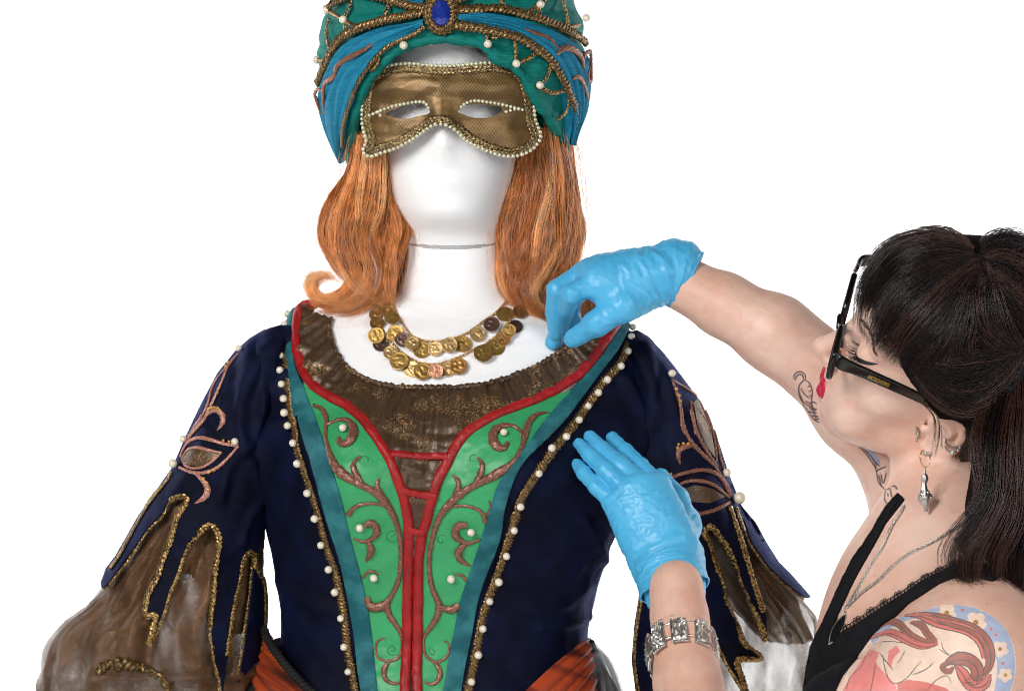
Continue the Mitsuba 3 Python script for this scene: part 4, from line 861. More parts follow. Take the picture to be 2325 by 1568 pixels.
WG = [  # guide curve (elevation x, y), depths along it, bundle radius, weight
    ([(815, 300), (802, 390), (768, 465), (748, 540), (768, 605), (805, 650), (800, 685), (755, 705)], (-.045, -.03, -.02, -.02, -.03, -.04, -.05, -.05), (.008, .014, .017, .015, .013, .014, .012, .006), 9),
    ([(832, 300), (825, 400), (800, 480), (778, 550), (792, 610), (832, 660), (858, 695)], (-.055, -.05, -.04, -.04, -.05, -.06, -.062), (.008, .014, .017, .017, .016, .014, .008), 9),
    ([(848, 300), (850, 410), (838, 500), (815, 570), (800, 630), (760, 682), (718, 682), (704, 652), (718, 630), (745, 634)], (-.05, -.055, -.05, -.04, -.04, -.045, -.05, -.05, -.05, -.05), (.007, .012, .015, .015, .015, .016, .016, .015, .013, .010), 9),
    ([(858, 330), (866, 430), (884, 510), (882, 580), (866, 640), (872, 690)], (-.03, -.03, -.04, -.05, -.06, -.066), (.006, .011, .014, .016, .015, .009), 8),
    ([(842, 310), (840, 420), (818, 500), (832, 570), (850, 630), (808, 692), (742, 704)], (-.06, -.06, -.055, -.055, -.06, -.065, -.06), (.007, .012, .014, .014, .014, .012, .006), 8),
    ([(862, 360), (890, 490), (900, 580), (892, 650), (876, 690)], (.01, .01, .0, -.01, -.03), (.008, .014, .016, .016, .01), 6),
    ([(1200, 290), (1192, 400), (1168, 480), (1160, 560), (1174, 640), (1196, 705)], (-.02, -.02, -.02, -.02, -.035, -.05), (.009, .015, .017, .018, .016, .01), 9),
    ([(1225, 290), (1226, 420), (1216, 520), (1196, 590), (1192, 650), (1216, 712)], (-.045, -.04, -.035, -.04, -.05, -.055), (.008, .014, .017, .017, .016, .012), 9),
    ([(1248, 290), (1260, 420), (1256, 520), (1236, 590), (1216, 640), (1232, 700), (1290, 735)], (-.05, -.045, -.04, -.045, -.05, -.055, -.05), (.008, .014, .017, .016, .015, .013, .008), 9),
    ([(1268, 300), (1288, 420), (1290, 520), (1272, 600), (1256, 660), (1264, 722)], (-.035, -.03, -.03, -.035, -.045, -.05), (.008, .014, .016, .016, .016, .010), 9),
    ([(1278, 310), (1302, 440), (1306, 540), (1290, 620), (1292, 690), (1332, 738), (1400, 742)], (-.02, -.015, -.01, -.01, -.02, -.03, -.02), (.008, .013, .014, .014, .014, .012, .006), 8),
    ([(868, 330), (874, 440), (868, 530), (848, 600), (852, 660), (866, 700)], (-.03, -.035, -.035, -.035, -.045, -.055), (.008, .014, .018, .018, .016, .009), 8),
    ([(1178, 330), (1172, 450), (1172, 550), (1182, 640), (1206, 710)], (-.01, -.01, -.01, -.02, -.04), (.008, .015, .018, .018, .012), 7),
    ([(1275, 560), (1288, 620), (1318, 670), (1352, 715), (1402, 748)], (-.02, -.025, -.03, -.03, -.02), (.012, .017, .018, .017, .011), 8),
    ([(1188, 340), (1165, 450), (1152, 560), (1165, 660), (1215, 722)], (.01, .01, .01, -.01, -.03), (.008, .014, .016, .016, .012), 6)]
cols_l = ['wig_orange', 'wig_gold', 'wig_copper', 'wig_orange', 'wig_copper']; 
for gi, (E, dp, R, wgt) in enumerate(WG):
    E = np.array(E, float); E[:, 0] += (10 if E[0, 0] < 1000 else -10) * np.clip(np.arange(len(E)) / 2, 0, 1); G = W(E[:, 0], E[:, 1], np.array(dp)); R = np.array(R) * 0.80
    core = spline(G, 30)
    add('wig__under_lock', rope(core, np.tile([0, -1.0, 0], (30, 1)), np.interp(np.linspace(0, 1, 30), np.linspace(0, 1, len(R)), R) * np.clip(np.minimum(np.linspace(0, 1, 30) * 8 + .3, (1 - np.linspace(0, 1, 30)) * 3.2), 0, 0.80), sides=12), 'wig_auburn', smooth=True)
    for k in range(wgt):
        ph = 2 * np.pi * (k + rng.random() * .6) / wgt; rad = (0.35 + 0.55 * rng.random())
        t = unit(np.gradient(spline(G, len(G)), axis=0)); a = unit(np.cross(t, [0, 1.0, 0])); b = np.cross(t, a)
        an = ph + np.linspace(0, rng.normal(0, 1.3), len(G))
        off = (R * rad)[:, None] * (np.cos(an)[:, None] * a + np.sin(an)[:, None] * b)
        off += rng.normal(0, .0018, off.shape)
        q = np.linspace(0, 1, len(G)); off += np.outer(np.sin(q * 2 * np.pi * (1.6 + .5 * rng.random()) + rng.normal(0, .5) + gi) * .0034 * np.clip(q * 3, 0, 1), [1, .5, 0])
        H, r = hair_clump(spline(G + off, 24), np.interp(np.linspace(0, 1, 24), np.linspace(0, 1, len(R)), R) * 0.42, 70, rng, r=0.00026, m=26, frizz=0.0004)
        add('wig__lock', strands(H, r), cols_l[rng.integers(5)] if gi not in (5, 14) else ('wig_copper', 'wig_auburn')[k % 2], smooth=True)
fly = []
for gi, (E, dp, R, wgt) in enumerate(WG):
    E = np.array(E, float); G = W(E[:, 0], E[:, 1], np.array(dp))
    H, r = hair_clump(G, np.array(R) * 1.5 + .004, 46, rng, r=0.00016, frizz=0.0035); fly.append(strands(H, r))
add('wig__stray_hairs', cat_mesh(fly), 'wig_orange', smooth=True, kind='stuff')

# ------------------------------------------------------------------ coin necklace
thing('coin_necklace', 'two strand gold chain necklace hung with brass and copper coins', 'necklace')
WHITE = Surf(torso(-0.003, ymin=551))
up = VN([(480, 10), (412, 150), (412, 250), (432, 350), (462, 440), (522, 560), (602, 680), (702, 768), (842, 810), (1000, 824), (1150, 795), (1300, 750), (1450, 670), (1600, 560), (1720, 478), (1830, 370), (1900, 270)])
lowc = VN([(400, 190), (330, 232), (272, 320), (252, 430), (262, 560), (302, 690), (382, 810), (452, 890), (552, 980), (702, 1068), (850, 1110), (980, 1114), (1130, 1080), (1250, 1032), (1330, 1000), (1450, 930), (1600, 868), (1720, 780), (1830, 690), (1882, 620), (1960, 480), (2000, 370), (1990, 260)])
def torus(R, r, n=12, m=6, sx=1.0):
    a = np.arange(n) / n * 2 * np.pi; b = np.arange(m) / m * 2 * np.pi
    V = np.stack([(R + r * np.cos(b))[None] * np.cos(a)[:, None] * sx, (R + r * np.cos(b))[None] * np.sin(a)[:, None], np.tile(r * np.sin(b), (n, 1))], -1).reshape(-1, 3)
    i, j = np.meshgrid(np.arange(n), np.arange(m), indexing='ij'); i2, j2 = (i + 1) % n, (j + 1) % m
    A, B, C_, D2 = i * m + j, i2 * m + j, i2 * m + j2, i * m + j2
    return V, np.vstack([np.stack([A, B, C_], -1).reshape(-1, 3), np.stack([A, C_, D2], -1).reshape(-1, 3)])
def chain(P, N, L=0.0032, r=0.00045):
    s = np.r_[0, np.cumsum(np.linalg.norm(np.diff(P, axis=0), axis=1))]; q = np.arange(0, s[-1], L * 0.72)
    C = np.stack([np.interp(q, s, P[:, k]) for k in range(3)], -1); t = unit(np.gradient(C, axis=0)); n = np.stack([np.interp(q, s, N[:, k]) for k in range(3)], -1)
    n = unit(n - (n * t).sum(1, keepdims=True) * t); b = np.cross(t, n)
    V0, F0 = torus(L * 0.36, r, 12, 6, 1.45); Vs, Fs = [], []
    for i in range(len(C)):
        c_, s_ = (0.85, 0.53) if i % 2 else (0.85, -0.53)
        n2 = c_ * n[i] + s_ * b[i]; b2 = np.cross(t[i], n2)
        Vs.append(C[i] + V0 @ np.stack([t[i], b2, n2])); Fs.append(F0 + i * len(V0))
    return mesh(np.vstack(Vs), np.vstack(Fs))
for E in (up, lowc):
    q = spline(E, step=1.5); P, N = WHITE.hit(q); P[:, 1] = smooth_rows(P[:, 1:2], 3, 3)[:, 0]; N = unit(smooth_rows(N, 3, 2))
    add('coin_necklace__chain', chain(P + N * 0.002, N), 'chain_gold', smooth=True)
def coin(R, seed):
    nr, na = 15, 48
    r = np.linspace(0, 1, nr); a = np.arange(na) / na * 2 * np.pi
    X, Y = R * r[:, None] * np.cos(a), R * r[:, None] * np.sin(a)
    h = 0.00035 * np.exp(-((r - 0.95) / 0.05) ** 2)[:, None] + 0.00025 * np.exp(-((r - 0.80) / 0.05) ** 2)[:, None] * (np.cos(24 * a) > 0)
    q = np.stack([X / R * 3.2, Y / R * 3.2, 0 * X + seed], -1)
    h = h + 0.0011 * (meshkit.fbm(q, 3, seed) - 0.45) * (np.clip((0.72 - r) / 0.12, 0, 1)[:, None])
    Zt = h + 0.0006; V = np.stack([X, Y, Zt], -1).reshape(-1, 3)
    B = np.stack([R * np.cos(a), R * np.sin(a), 0 * a - 0.0006], -1)
    F = grid_faces(nr, na, True); i = np.arange(na); k = nr * na; o = (nr - 1) * na
    F = np.vstack([F, np.stack([o + i, k + i, k + (i + 1) % na], -1), np.stack([o + i, k + (i + 1) % na, o + (i + 1) % na], -1), np.stack([np.full(na, k), k + (i + 1) % na, k + i], -1)])
    return np.vstack([V, B]), F
COINS = [(365, 320, 80, 1), (360, 460, 85, 1), (410, 580, 95, 0), (455, 710, 105, 0), (545, 815, 95, 3), (675, 885, 95, 4), (795, 935, 115, 0), (970, 940, 93, 4), (1155, 905, 100, 4), (1320, 865, 110, 0), (1515, 750, 102, 4), (1700, 645, 102, 3), (1865, 485, 112, 0), (2045, 480, 90, 1),
         (215, 385, 85, 1), (205, 490, 85, 1), (230, 620, 92, 1), (225, 765, 105, 0), (270, 865, 100, 3), (400, 985, 95, 4), (510, 1105, 120, 0), (665, 1185, 105, 4), (805, 1225, 115, 0), (980, 1235, 92, 2), (1125, 1185, 100, 4), (1270, 1160, 110, 1), (1585, 1010, 122, 0), (1745, 900, 115, 0), (1845, 800, 95, 1), (1920, 700, 86, 0), (2000, 640, 90, 3), (2070, 360, 80, 1)]
mats = ['coin_gold', 'coin_bronze', 'coin_copper', 'coin_dark', 'coin_pale']; rng = np.random.default_rng(5)
allc = np.vstack([spline(up, step=2), spline(lowc, step=2)])
for i, (x, y, r, mt) in enumerate(COINS):
    e_ = VN([(x, y)])[0]; P, N = WHITE.hit([e_]); P, N = P[0], N[0]
    c_ = allc[np.argmin(np.where(allc[:, 1] < e_[1] + 3, np.hypot(*(allc - e_).T), 1e9))]
    R = r / 5.682 * K * 1.0
    n = unit(N + np.array([0, -0.55, 0.1]) + rng.normal(0, .13, 3)); u = unit(np.cross([0, 0, 1.0], n)); v = np.cross(n, u)
    g = rng.normal(0, .35); u, v = u * np.cos(g) + v * np.sin(g), v * np.cos(g) - u * np.sin(g)
    V, F = coin(R, 11 + i); ctr = P + N * (0.0028 + 0.0022 * (i % 3))
    k = add('coin_necklace__coin', mesh(ctr + V @ np.stack([u, v, n]), F), mats[mt], smooth=50)
    Pc, Nc = WHITE.hit([c_]); tp = Pc[0] + Nc[0] * 0.0028; d = unit(tp - ctr); lk = ctr + d * R * 0.9
    Vt, Ft = torus(0.0017, 0.00035, 14, 6, 1.0)
    sd = unit(np.cross(d, n) + 0.4 * n); w_ = np.cross(d, sd)
    add(k + '__link', mesh(lk + d * 0.001 + Vt @ np.stack([d * 1.4, sd, w_]), Ft), 'chain_gold', smooth=True)

# ------------------------------------------------------------------ the conservator
thing('person', 'dark haired woman in black top and glasses, blue gloved hands adjusting the gown', 'person')
HS = 1.035
HM = np.array([[-0.9606, -0.1034, 0.2579], [-0.1231, -0.6739, -0.7285], [0.2491, -0.7315, 0.6347]])     # columns: forward, her left, up
HM, _ = np.linalg.qr(HM); HM = HM * np.sign(np.array([-1, -1, 1]) * np.array([HM[0, 0], HM[1, 1], HM[2, 2]]))
HO = W(2130.6, 848.7, -0.28)
def hw(p): return HO + HS * np.asarray(p, float) @ HM.T
head = Body()
head.ell((-.006, 0, .050), (.096, .072, .082), 0)
head.ell((.030, 0, -.010), (.061, .057, .076), .03)
for s in (1, -1):
    head.cone((.004, s * .048, -.041), (.059, s * .013, -.083), .0155, .0130, .03)
    head.ball((.056, s * .043, .004), .020, .022)                                  # cheekbone
    head.ell((.066, s * .030, -.040), (.024, .026, .032), .02)                     # cheek
head.ball((.0705, 0, -.082), .0135, .02)
head.cone((.0755, -.012, -.052), (.0755, .012, -.052), .0165, .0165, .015)             # muzzle
head.cone((.080, .004, .056), (.076, .040, .054), .012, .010, .018); head.cone((.080, -.004, .056), (.076, -.040, .054), .012, .010, .018)
for s in (1, -1):
    head.ball((.094, s * .031, .034), .0135, .016, sub=True)                       # eye sockets
    head.ball((.0768, s * .031, .034), .0140, .004)                                # closed lids
head.cone((.089, 0, .036), (.1085, 0, -.001), .0065, .0085, .012)
head.ball((.1115, 0, -.006), .0088, .006)
for s in (1, -1):
    head.ball((.1005, s * .0105, -.0115), .0068, .006); head.ball((.104, s * .006, -.0185), .0032, .003, sub=True)
head.cone((.0960, 0, -.020), (.0915, 0, -.036), .004, .005, .01)
lipU = [(.0825, .0220, -.0515), (.0890, .0140, -.0490), (.0905, .0045, -.0455), (.0898, 0, -.0468), (.0905, -.0045, -.0455), (.0890, -.0140, -.0490), (.0825, -.0220, -.0515)]
lipL = [(.0825, .0215, -.0530), (.0870, .0135, -.0575), (.0895, 0, -.0595), (.0870, -.0135, -.0575), (.0825, -.0215, -.0530)]
head.chain(lipU, [.0018, .0042, .0048, .0045, .0048, .0042, .0018], .004); head.chain(lipL, [.0018, .0046, .0058, .0046, .0018], .004)
for s in (1, -1):                                                                  # ears
    e = Body()
    ear = [(.011, .0700, .009), (.008, .0745, .024), (-.002, .0790, .0320), (-.013, .0810, .0280), (-.0195, .0805, .013), (-.0185, .0785, -.003), (-.012, .0755, -.016), (-.003, .0725, -.027), (.004, .0705, -.023)]
    ear = [(x, s * y, z) for x, y, z in ear]
    head.cone((-.004, s * .0725, .015), (-.003, s * .0705, -.016), .0165, .0110, .004, flat=((.12, s * 1.0, 0), .34))
    head.chain(ear, [.0030, .0034, .0038, .0038, .0036, .0034, .0040, .0062, .0044], .0035)
    head.chain([(.001, s * .0760, .020), (-.0085, s * .0785, .012), (-.0090, s * .0770, -.003), (-.004, s * .0745, -.012)], [.002, .0028, .0030, .0026], .004)
    head.ball((.0045, s * .0815, .001), .0085, .004, sub=True)
    head.ball((.0125, s * .0690, -.003), .0042, .004)
body = Body()
body.fn(lambda P: head((P - HO) @ HM / HS) * HS, 0, False, HO, .17)
w3 = lambda x, y, d: W(x, y, d)
body.chain([hw((-.022, 0, -.050)), w3(2140, 1060, -.255), w3(2165, 1200, -.285)], [.044, .047, .060], .012)
body.ell(w3(2116, 1600, -.30), (.116, .120, .205), .035)
body.cone(w3(2095, 1200, -.200), w3(2068, 1080, -.155), .050, .046, .022)                     # towards her right shoulder
body.cone(w3(2180, 1215, -.31), w3(2225, 1440, -.415), .052, .052, .05)
body.chain([w3(2068, 1052, -.160), w3(1945, 935, -.150), w3(1835, 815, -.145)], [.045, .039, .034], .02)      # right upper arm
body.chain([w3(1830, 808, -.145), w3(1760, 757, -.142), w3(1640, 690, -.134), w3(1555, 646, -.128), w3(1500, 622, -.124)], [.0335, .0355, .0285, .0225, .0225], .02)
body.ell(w3(2225, 1500, -.445), (.064, .060, .064), .04)                                    # left deltoid
body.chain([w3(2210, 1510, -.445), w3(1940, 1655, -.425), w3(1625, 1850, -.385)], [.056, .049, .038], .03)
body.chain([w3(1612, 1840, -.385), w3(1590, 1700, -.345), w3(1562, 1550, -.295), w3(1543, 1400, -.250), w3(1535, 1330, -.232)], [.036, .0365, .0325, .0275, .0262], .005, None)
body.cone(w3(2062, 1262, -.345), w3(2195, 1335, -.405), .009, .008, .022)                   # collar bone
pm = nets(lambda P: body(P), (0.10, -.62, ZC - .60), (0.66, .02, ZC + .16), 0.0026)
pm = relax(pm, 6)
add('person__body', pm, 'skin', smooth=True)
PS = Surf(pm)

lips = Body().chain(lipU, [.0030, .0068, .0076, .0073, .0076, .0068, .0030], .0025).chain(lipL, [.0026, .0060, .0070, .0060, .0026], .0025)
lm = nets(lips, (.070, -.032, -.075), (.110, .032, -.038), 0.0009)
add('person__lips', mesh(hw(lm.vertices), lm.faces), 'lip_red', smooth=True)
FACE = nets(head, (-.12, -.10, -.13), (.13, .10, .15), .0022)
FS = Surf(mesh(hw(relax(FACE, 4).vertices), FACE.faces))
def on_head(L, off=0.0):
    """Puts points given in the head's own frame onto the skin."""
    P = hw(L); C = hw(np.asarray(L, float) * [0.25, 0.25, 0.7]); d = unit(P - C)
    ok, Q, N = FS.cast(P + d * 0.03, -d)
    N = np.where((N * d).sum(1, keepdims=True) < 0, -N, N)
    Q[~ok] = P[~ok]; N[~ok] = d[~ok]
    return Q + N * off, N
for s in (1, -1):
    E = spline([(.089, s * .019, .0320), (.0915, s * .027, .0295), (.0905, s * .035, .0300), (.086, s * .0430, .0340), (.080, s * .0475, .0385), (.0755, s * .0500, .0435)], 60)
    P, N = on_head(E, 0.0002)
    add('person__eyeliner', rope(P, N, np.interp(np.linspace(0, 1, 60), [0, .25, .6, .75, 1], [.0008, .0016, .0027, .0020, .0003]), sides=8, flat=0.4), 'eyeliner', smooth=True)
    if s < 0: continue
    rng = np.random.default_rng(4); Gs, Rs = [], []
    for i in range(46):
        t = rng.random() * .62; p = np.stack([np.interp(t, np.linspace(0, 1, 60), P[:, k]) for k in range(3)]); n_ = np.stack([np.interp(t, np.linspace(0, 1, 60), N[:, k]) for k in range(3)])
        d1 = unit(HM[:, 0] * 1.0 - HM[:, 2] * .35 + HM[:, 1] * s * (t * 1.5 - .45) + rng.normal(0, .12, 3)); L_ = .0105 + .003 * rng.random()
        u = np.linspace(0, 1, 7)[:, None]
        Gs.append(p + d1 * L_ * u + HM[:, 2] * L_ * .55 * u ** 2); Rs.append(.00034 * (1.1 - u[:, 0]))
    add('person__eyelashes', strands(np.array(Gs), np.array(Rs)), 'eyeliner', smooth=True)
    E = spline([(.094, s * .010, .0540), (.0925, s * .022, .0590), (.087, s * .036, .0615), (.080, s * .0475, .0560)], 40)
    P, N = on_head(E, 0.0003); Gs, Rs = [], []
    for i in range(130):
        t = rng.random(); p = np.stack([np.interp(t, np.linspace(0, 1, 40), P[:, k]) for k in range(3)]); n_ = np.stack([np.interp(t, np.linspace(0, 1, 40), N[:, k]) for k in range(3)])
        tg_ = unit(np.interp(t, np.linspace(0, 1, 39), np.arange(39))  * 0 + P[min(38, int(t * 39)) + 1] - P[min(38, int(t * 39))])
        p = p + HM[:, 2] * rng.normal(0, .0013) * (1.2 - .7 * t); u = np.linspace(0, 1, 4)[:, None]
        Gs.append(p + tg_ * .006 * u + n_ * .0006 * np.sin(u * np.pi) + HM[:, 2] * .0012 * u); Rs.append(np.full(4, .00015))
    add('person__eyebrow', strands(np.array(Gs), np.array(Rs)), 'brow_brown', smooth=True)

# tank top
TOP = np.vstack([H2([(1100, 1068), (1000, 1180), (930, 1290)]), H3([(880, 215), (800, 330), (735, 420), (680, 520), (615, 650), (550, 800), (480, 950), (415, 1080), (365, 1200), (335, 1350), (295, 1568), (260, 1800), (480, 1800), (560, 1568), (620, 1440), (720, 1320), (800, 1200), (880, 1090), (960, 1010), (1080, 930), (1180, 830), (1320, 740), (1440, 660), (1560, 612), (1720, 600), (1900, 640), (2000, 560), (1900, 500), (1640, 498), (1560, 520), (1440, 580), (1320, 640), (1160, 750), (1020, 830), (860, 930), (740, 1010), (620, 1080), (500, 1186), (500, 1150), (560, 1000), (590, 900), (625, 830), (685, 700), (745, 580), (825, 440), (905, 300), (985, 150), (1105, 0), (1150, -60)])])
top = drape(PS, TOP, off=0.003, thick=0.0035, step=5, disp=lambda E: 0.0014 * (meshkit.fbm(np.c_[(E[:, 0] + E[:, 1]) / 70, (E[:, 0] - E[:, 1]) / 16, 0 * E[:, 0]], 3, 5) - 0.5))
add('person__tank_top', top, 'black_jersey', smooth=50)
lace_E = spline(H3([(520, 1170), (620, 1080), (740, 1008), (860, 928), (1020, 828), (1160, 748), (1320, 638), (1440, 578), (1560, 518), (1640, 496)]), step=1.0)
P, N = PS.hit(lace_E); t = unit(np.gradient(P, axis=0)); b = np.cross(N, t); b = b * np.sign((b @ np.array([0, 0, 1.0])))[:, None]
ms = []
for i in range(4, len(P) - 4, 9):
    V0, F0 = torus(0.0021, 0.00055, 12, 6, 1.15); ms.append(mesh(P[i] + N[i] * 0.0032 + b[i] * 0.0016 + V0 @ np.stack([t[i], b[i], N[i]]), F0))
    if (i // 9) % 4 < 2: V0, F0 = torus(0.0016, 0.0005, 10, 6, 1.0); ms.append(mesh(P[i] + N[i] * 0.0032 + b[i] * 0.0045 + V0 @ np.stack([t[i], b[i], N[i]]), F0))
add('person__tank_top__lace_edge', cat_mesh(ms), 'black_jersey', smooth=True)
add('person__tank_top__binding', cord(PS, H3([(1090, -20), (985, 150), (905, 300), (825, 440), (745, 580), (685, 700), (625, 830), (590, 905)]), 0.0016, off=0.003, step=2, sides=8), 'black_jersey', smooth=True)

# ------------------------------------------------------------------ nitrile gloves
def v7(x, y, d): return W(*V7([(x, y)])[0], d)
def v8(x, y, d): return W(*V8([(x, y)])[0], d)
def glove_mesh(b, lo, hi, axis, seed, wrist, wr=0.0011):
    m = relax(nets(b, lo, hi, 0.0017), 4); V = np.asarray(m.vertices); N = vnorm(m)
    a = unit(np.asarray(axis, float)); s = V @ a; c = np.cross(a, [0, -1.0, 0]); q = V @ c
    near = np.exp(-((s - np.asarray(wrist) @ a) / 0.030) ** 2)
    rid = lambda k, sd: 1 - np.abs(2 * meshkit.fbm(np.stack([s * k, q * k * .35, V[:, 1] * k * .35], -1) + 50, 2, sd) - 1)
    d = wr * (1.7 * near + 0.5) * (rid(120, seed) ** 3 - .5) + 0.0008 * (rid(210, seed + 3) ** 4 - .3) + 0.0011 * (meshkit.fbm(V * 45, 2, seed) - .5)
    return relax(mesh(V + N * d[:, None], m.faces), 1)
# her right hand pinching the neckline
tipP = WHITE.hit(V7([(275, 885)]))[0][0]; ty = tipP[1] - 0.006
R = Body()
wr_ = v7(1100, 350, -.126)
R.cone(v7(1230, 370, -.127), wr_, .0255, .0265, .01)
mcp = [(600, 400, -.142), (520, 345, -.122), (500, 370, -.098), (545, 430, -.078)]
for i, p in enumerate(mcp):
    R.cone(wr_ + np.array([0, (i - 1.5) * .009, 0]), v7(*p), .021 - .001 * i, .0135 - .0008 * i, .016)
R.cone(v7(900, 370, -.128), v7(680, 380, -.128), .0265, .024, .015)
for pts, rs in (([(600, 405, -.142), (425, 490, -.150), (355, 680, ty - .006), (278, 868, ty)], (.0122, .0102, .0088, .0070)), ([(520, 345, -.122), (312, 462, -.130), (292, 640, -.112), (300, 790, -.098)], (.0122, .0100, .0086, .0072)),
                ([(500, 370, -.098), (330, 490, -.105), (330, 650, -.090), (350, 760, -.078)], (.0115, .0104, .0090, .0078)), ([(545, 430, -.078), (430, 540, -.085), (430, 660, -.075), (440, 740, -.065)], (.0100, .0090, .0080, .0070))):
    R.chain([v7(*p) for p in pts], rs, .0025)
R.chain([v7(1010, 500, -.138), v7(830, 590, -.152), v7(625, 715, -.148), v7(435, 838, -.128)], (.0170, .0145, .0120, .0092), .008)
R.cone(v7(860, 480, -.142), v7(690, 470, -.145), .016, .012, .014)
lo = np.min([v7(150, 1000, -.2), v7(150, 1000, -.02)], 0); hi = np.max([v7(1330, 100, -.2), v7(1330, 100, -.02)], 0)
axr = v7(500, 600, -.12) - v7(1100, 350, -.12)
gm = glove_mesh(R, [lo[0], -.20, lo[2]], [hi[0], -.02, hi[2]], axr, 3, v7(1060, 370, -.12))
thing('glove', 'blue nitrile glove on the raised hand pinching the gauze neckline', 'glove')
add('glove__hand', gm, 'nitrile_blue', smooth=True)
def cuff(C, radii, flatd, seed, amp, n=96, m=46):
    """A loose crumpled cuff: a tube open at its end, radii (across, in depth) along the axis C."""
    Cs = spline(C, m); s = np.linspace(0, 1, m); r = np.interp(s, np.linspace(0, 1, len(radii)), radii); fd = np.interp(s, np.linspace(0, 1, len(flatd)), flatd)
    t = unit(np.gradient(Cs, axis=0)); a_ = unit(np.cross(t, [0, 1.0, 0])); b_ = np.cross(t, a_)
    an = np.arange(n) / n * 2 * np.pi
    q = np.stack([np.cos(an)[None] * 2.6 + 0 * s[:, None], np.sin(an)[None] * 2.6 + 0 * s[:, None], s[:, None] * 7 + 0 * an[None]], -1)
    w = (1 - np.abs(2 * meshkit.fbm(q, 3, seed) - 1)) ** 2 - .5 + 0.5 * (meshkit.fbm(q * .5, 2, seed + 1) - .5)
    rr = r[:, None] + amp * w
    V = Cs[:, None] + (rr * np.cos(an))[..., None] * a_[:, None] + (rr * fd[:, None] * np.sin(an))[..., None] * b_[:, None]
    inner = V - unit(V - Cs[:, None]) * 0.0006
    return mesh(V.reshape(-1, 3), grid_faces(m, n, True)), V[-1]
cm, rimp = cuff([v7(1000, 360, -.126), v7(1120, 345, -.127), v7(1250, 340, -.128), v7(1345, 372, -.129)], [.0275, .0285, .0325, .0345, .0335, .0270], [.85, .85, .9, .95], 5, .0022)
add('glove__cuff', cm, 'nitrile_blue', smooth=True)
rp = np.vstack([rimp, rimp[:1]]); add('glove__cuff__rim', rope(rp, unit(rp - rp.mean(0)), 0.0011, sides=8, caps=False), 'nitrile_blue', smooth=True)
# her left hand resting on the bodice
Lh = Body()
wl = v8(850, 880, -.205)
fy = BUST.hit(V8([(340, 300), (350, 190), (410, 145), (530, 150)]))[0][:, 1]
mcp = [(552, 520, -.186), (632, 452, -.192), (715, 425, -.192), (800, 430, -.184)]
for i, p in enumerate(mcp):
    Lh.cone(wl + np.array([(i - 1.5) * .009, 0, 0]), v8(*p), .020, .0130, .014, flat=((0.1, 1, .2), .85))
Lh.cone(v8(860, 900, -.206), v8(885, 1010, -.214), .0300, .0300, .012, flat=((0, 1, .2), .8))
Lh.cone(v8(750, 640, -.188), v8(830, 780, -.198), .030, .031, .015, flat=((0.1, 1, .2), .62))
for i, (pts, rs) in enumerate((([(552, 520), (445, 425), (378, 352), (338, 300)], (.0095, .0080, .0071, .0058)), ([(632, 452), (498, 335), (410, 250), (352, 190)], (.0102, .0087, .0077, .0062)),
                ([(715, 425), (580, 305), (478, 215), (410, 148)], (.0105, .0089, .0079, .0063)), ([(800, 430), (700, 322), (610, 230), (535, 155)], (.0100, .0087, .0078, .0063)))):
    y0 = mcp[i][2]; y1 = fy[i] - .009
    ds = [y0, y0 * .45 + y1 * .55 - .014, y0 * .2 + y1 * .8 - .008, y1]
    Lh.chain([v8(p[0], p[1], d) for p, d in zip(pts, ds)], rs, .0022)
Lh.chain([v8(905, 790, -.190), v8(935, 640, -.172), v8(890, 500, -.160), v8(805, 372, -.150)], (.0190, .0150, .0118, .0090), .010)
lo = v8(230, 1080, -.24); hi = v8(1080, 60, -.24)
gm2 = glove_mesh(Lh, [lo[0] - .02, -.25, lo[2] - .02], [hi[0] + .02, -.09, hi[2] + .03], v8(400, 150, -.19) - wl, 8, v8(820, 760, -.2), .0009)
thing('glove_001', 'blue nitrile glove on the spread hand resting on the bodice side', 'glove')
add('glove_001__hand', gm2, 'nitrile_blue', smooth=True)
cm, rimp = cuff([v8(835, 815, -.202), v8(850, 880, -.207), v8(868, 940, -.212), v8(885, 1000, -.217)], [.0325, .0335, .0338, .0342], [.86, .88, .9, .92], 12, .0018)
add('glove_001__cuff', cm, 'nitrile_blue', smooth=True)
rp = np.vstack([rimp, rimp[:1]]); add('glove_001__cuff__rim', rope(rp, unit(rp - rp.mean(0)), 0.0011, sides=8, caps=False), 'nitrile_blue', smooth=True)

# ------------------------------------------------------------------ her hair
hb = Body()
hb.fn(lambda P: Body().ell((-.010, 0, .056), (.108, .088, .097), 0)((P - HO) @ HM / HS) * HS, 0)
hb.fn(lambda P: Body().ell((.020, .064, .058), (.045, .018, .034), 0)((P - HO) @ HM / HS) * HS, .02)
hb.ball(w3(2345, 700, -.34), .066, .012)                                                                    # lifted crown behind the parting
hb.chain([w3(2315, 850, -.365), w3(2335, 1000, -.385), w3(2320, 1150, -.405), w3(2340, 1300, -.415)], [.052, .050, .046, .036], .02)
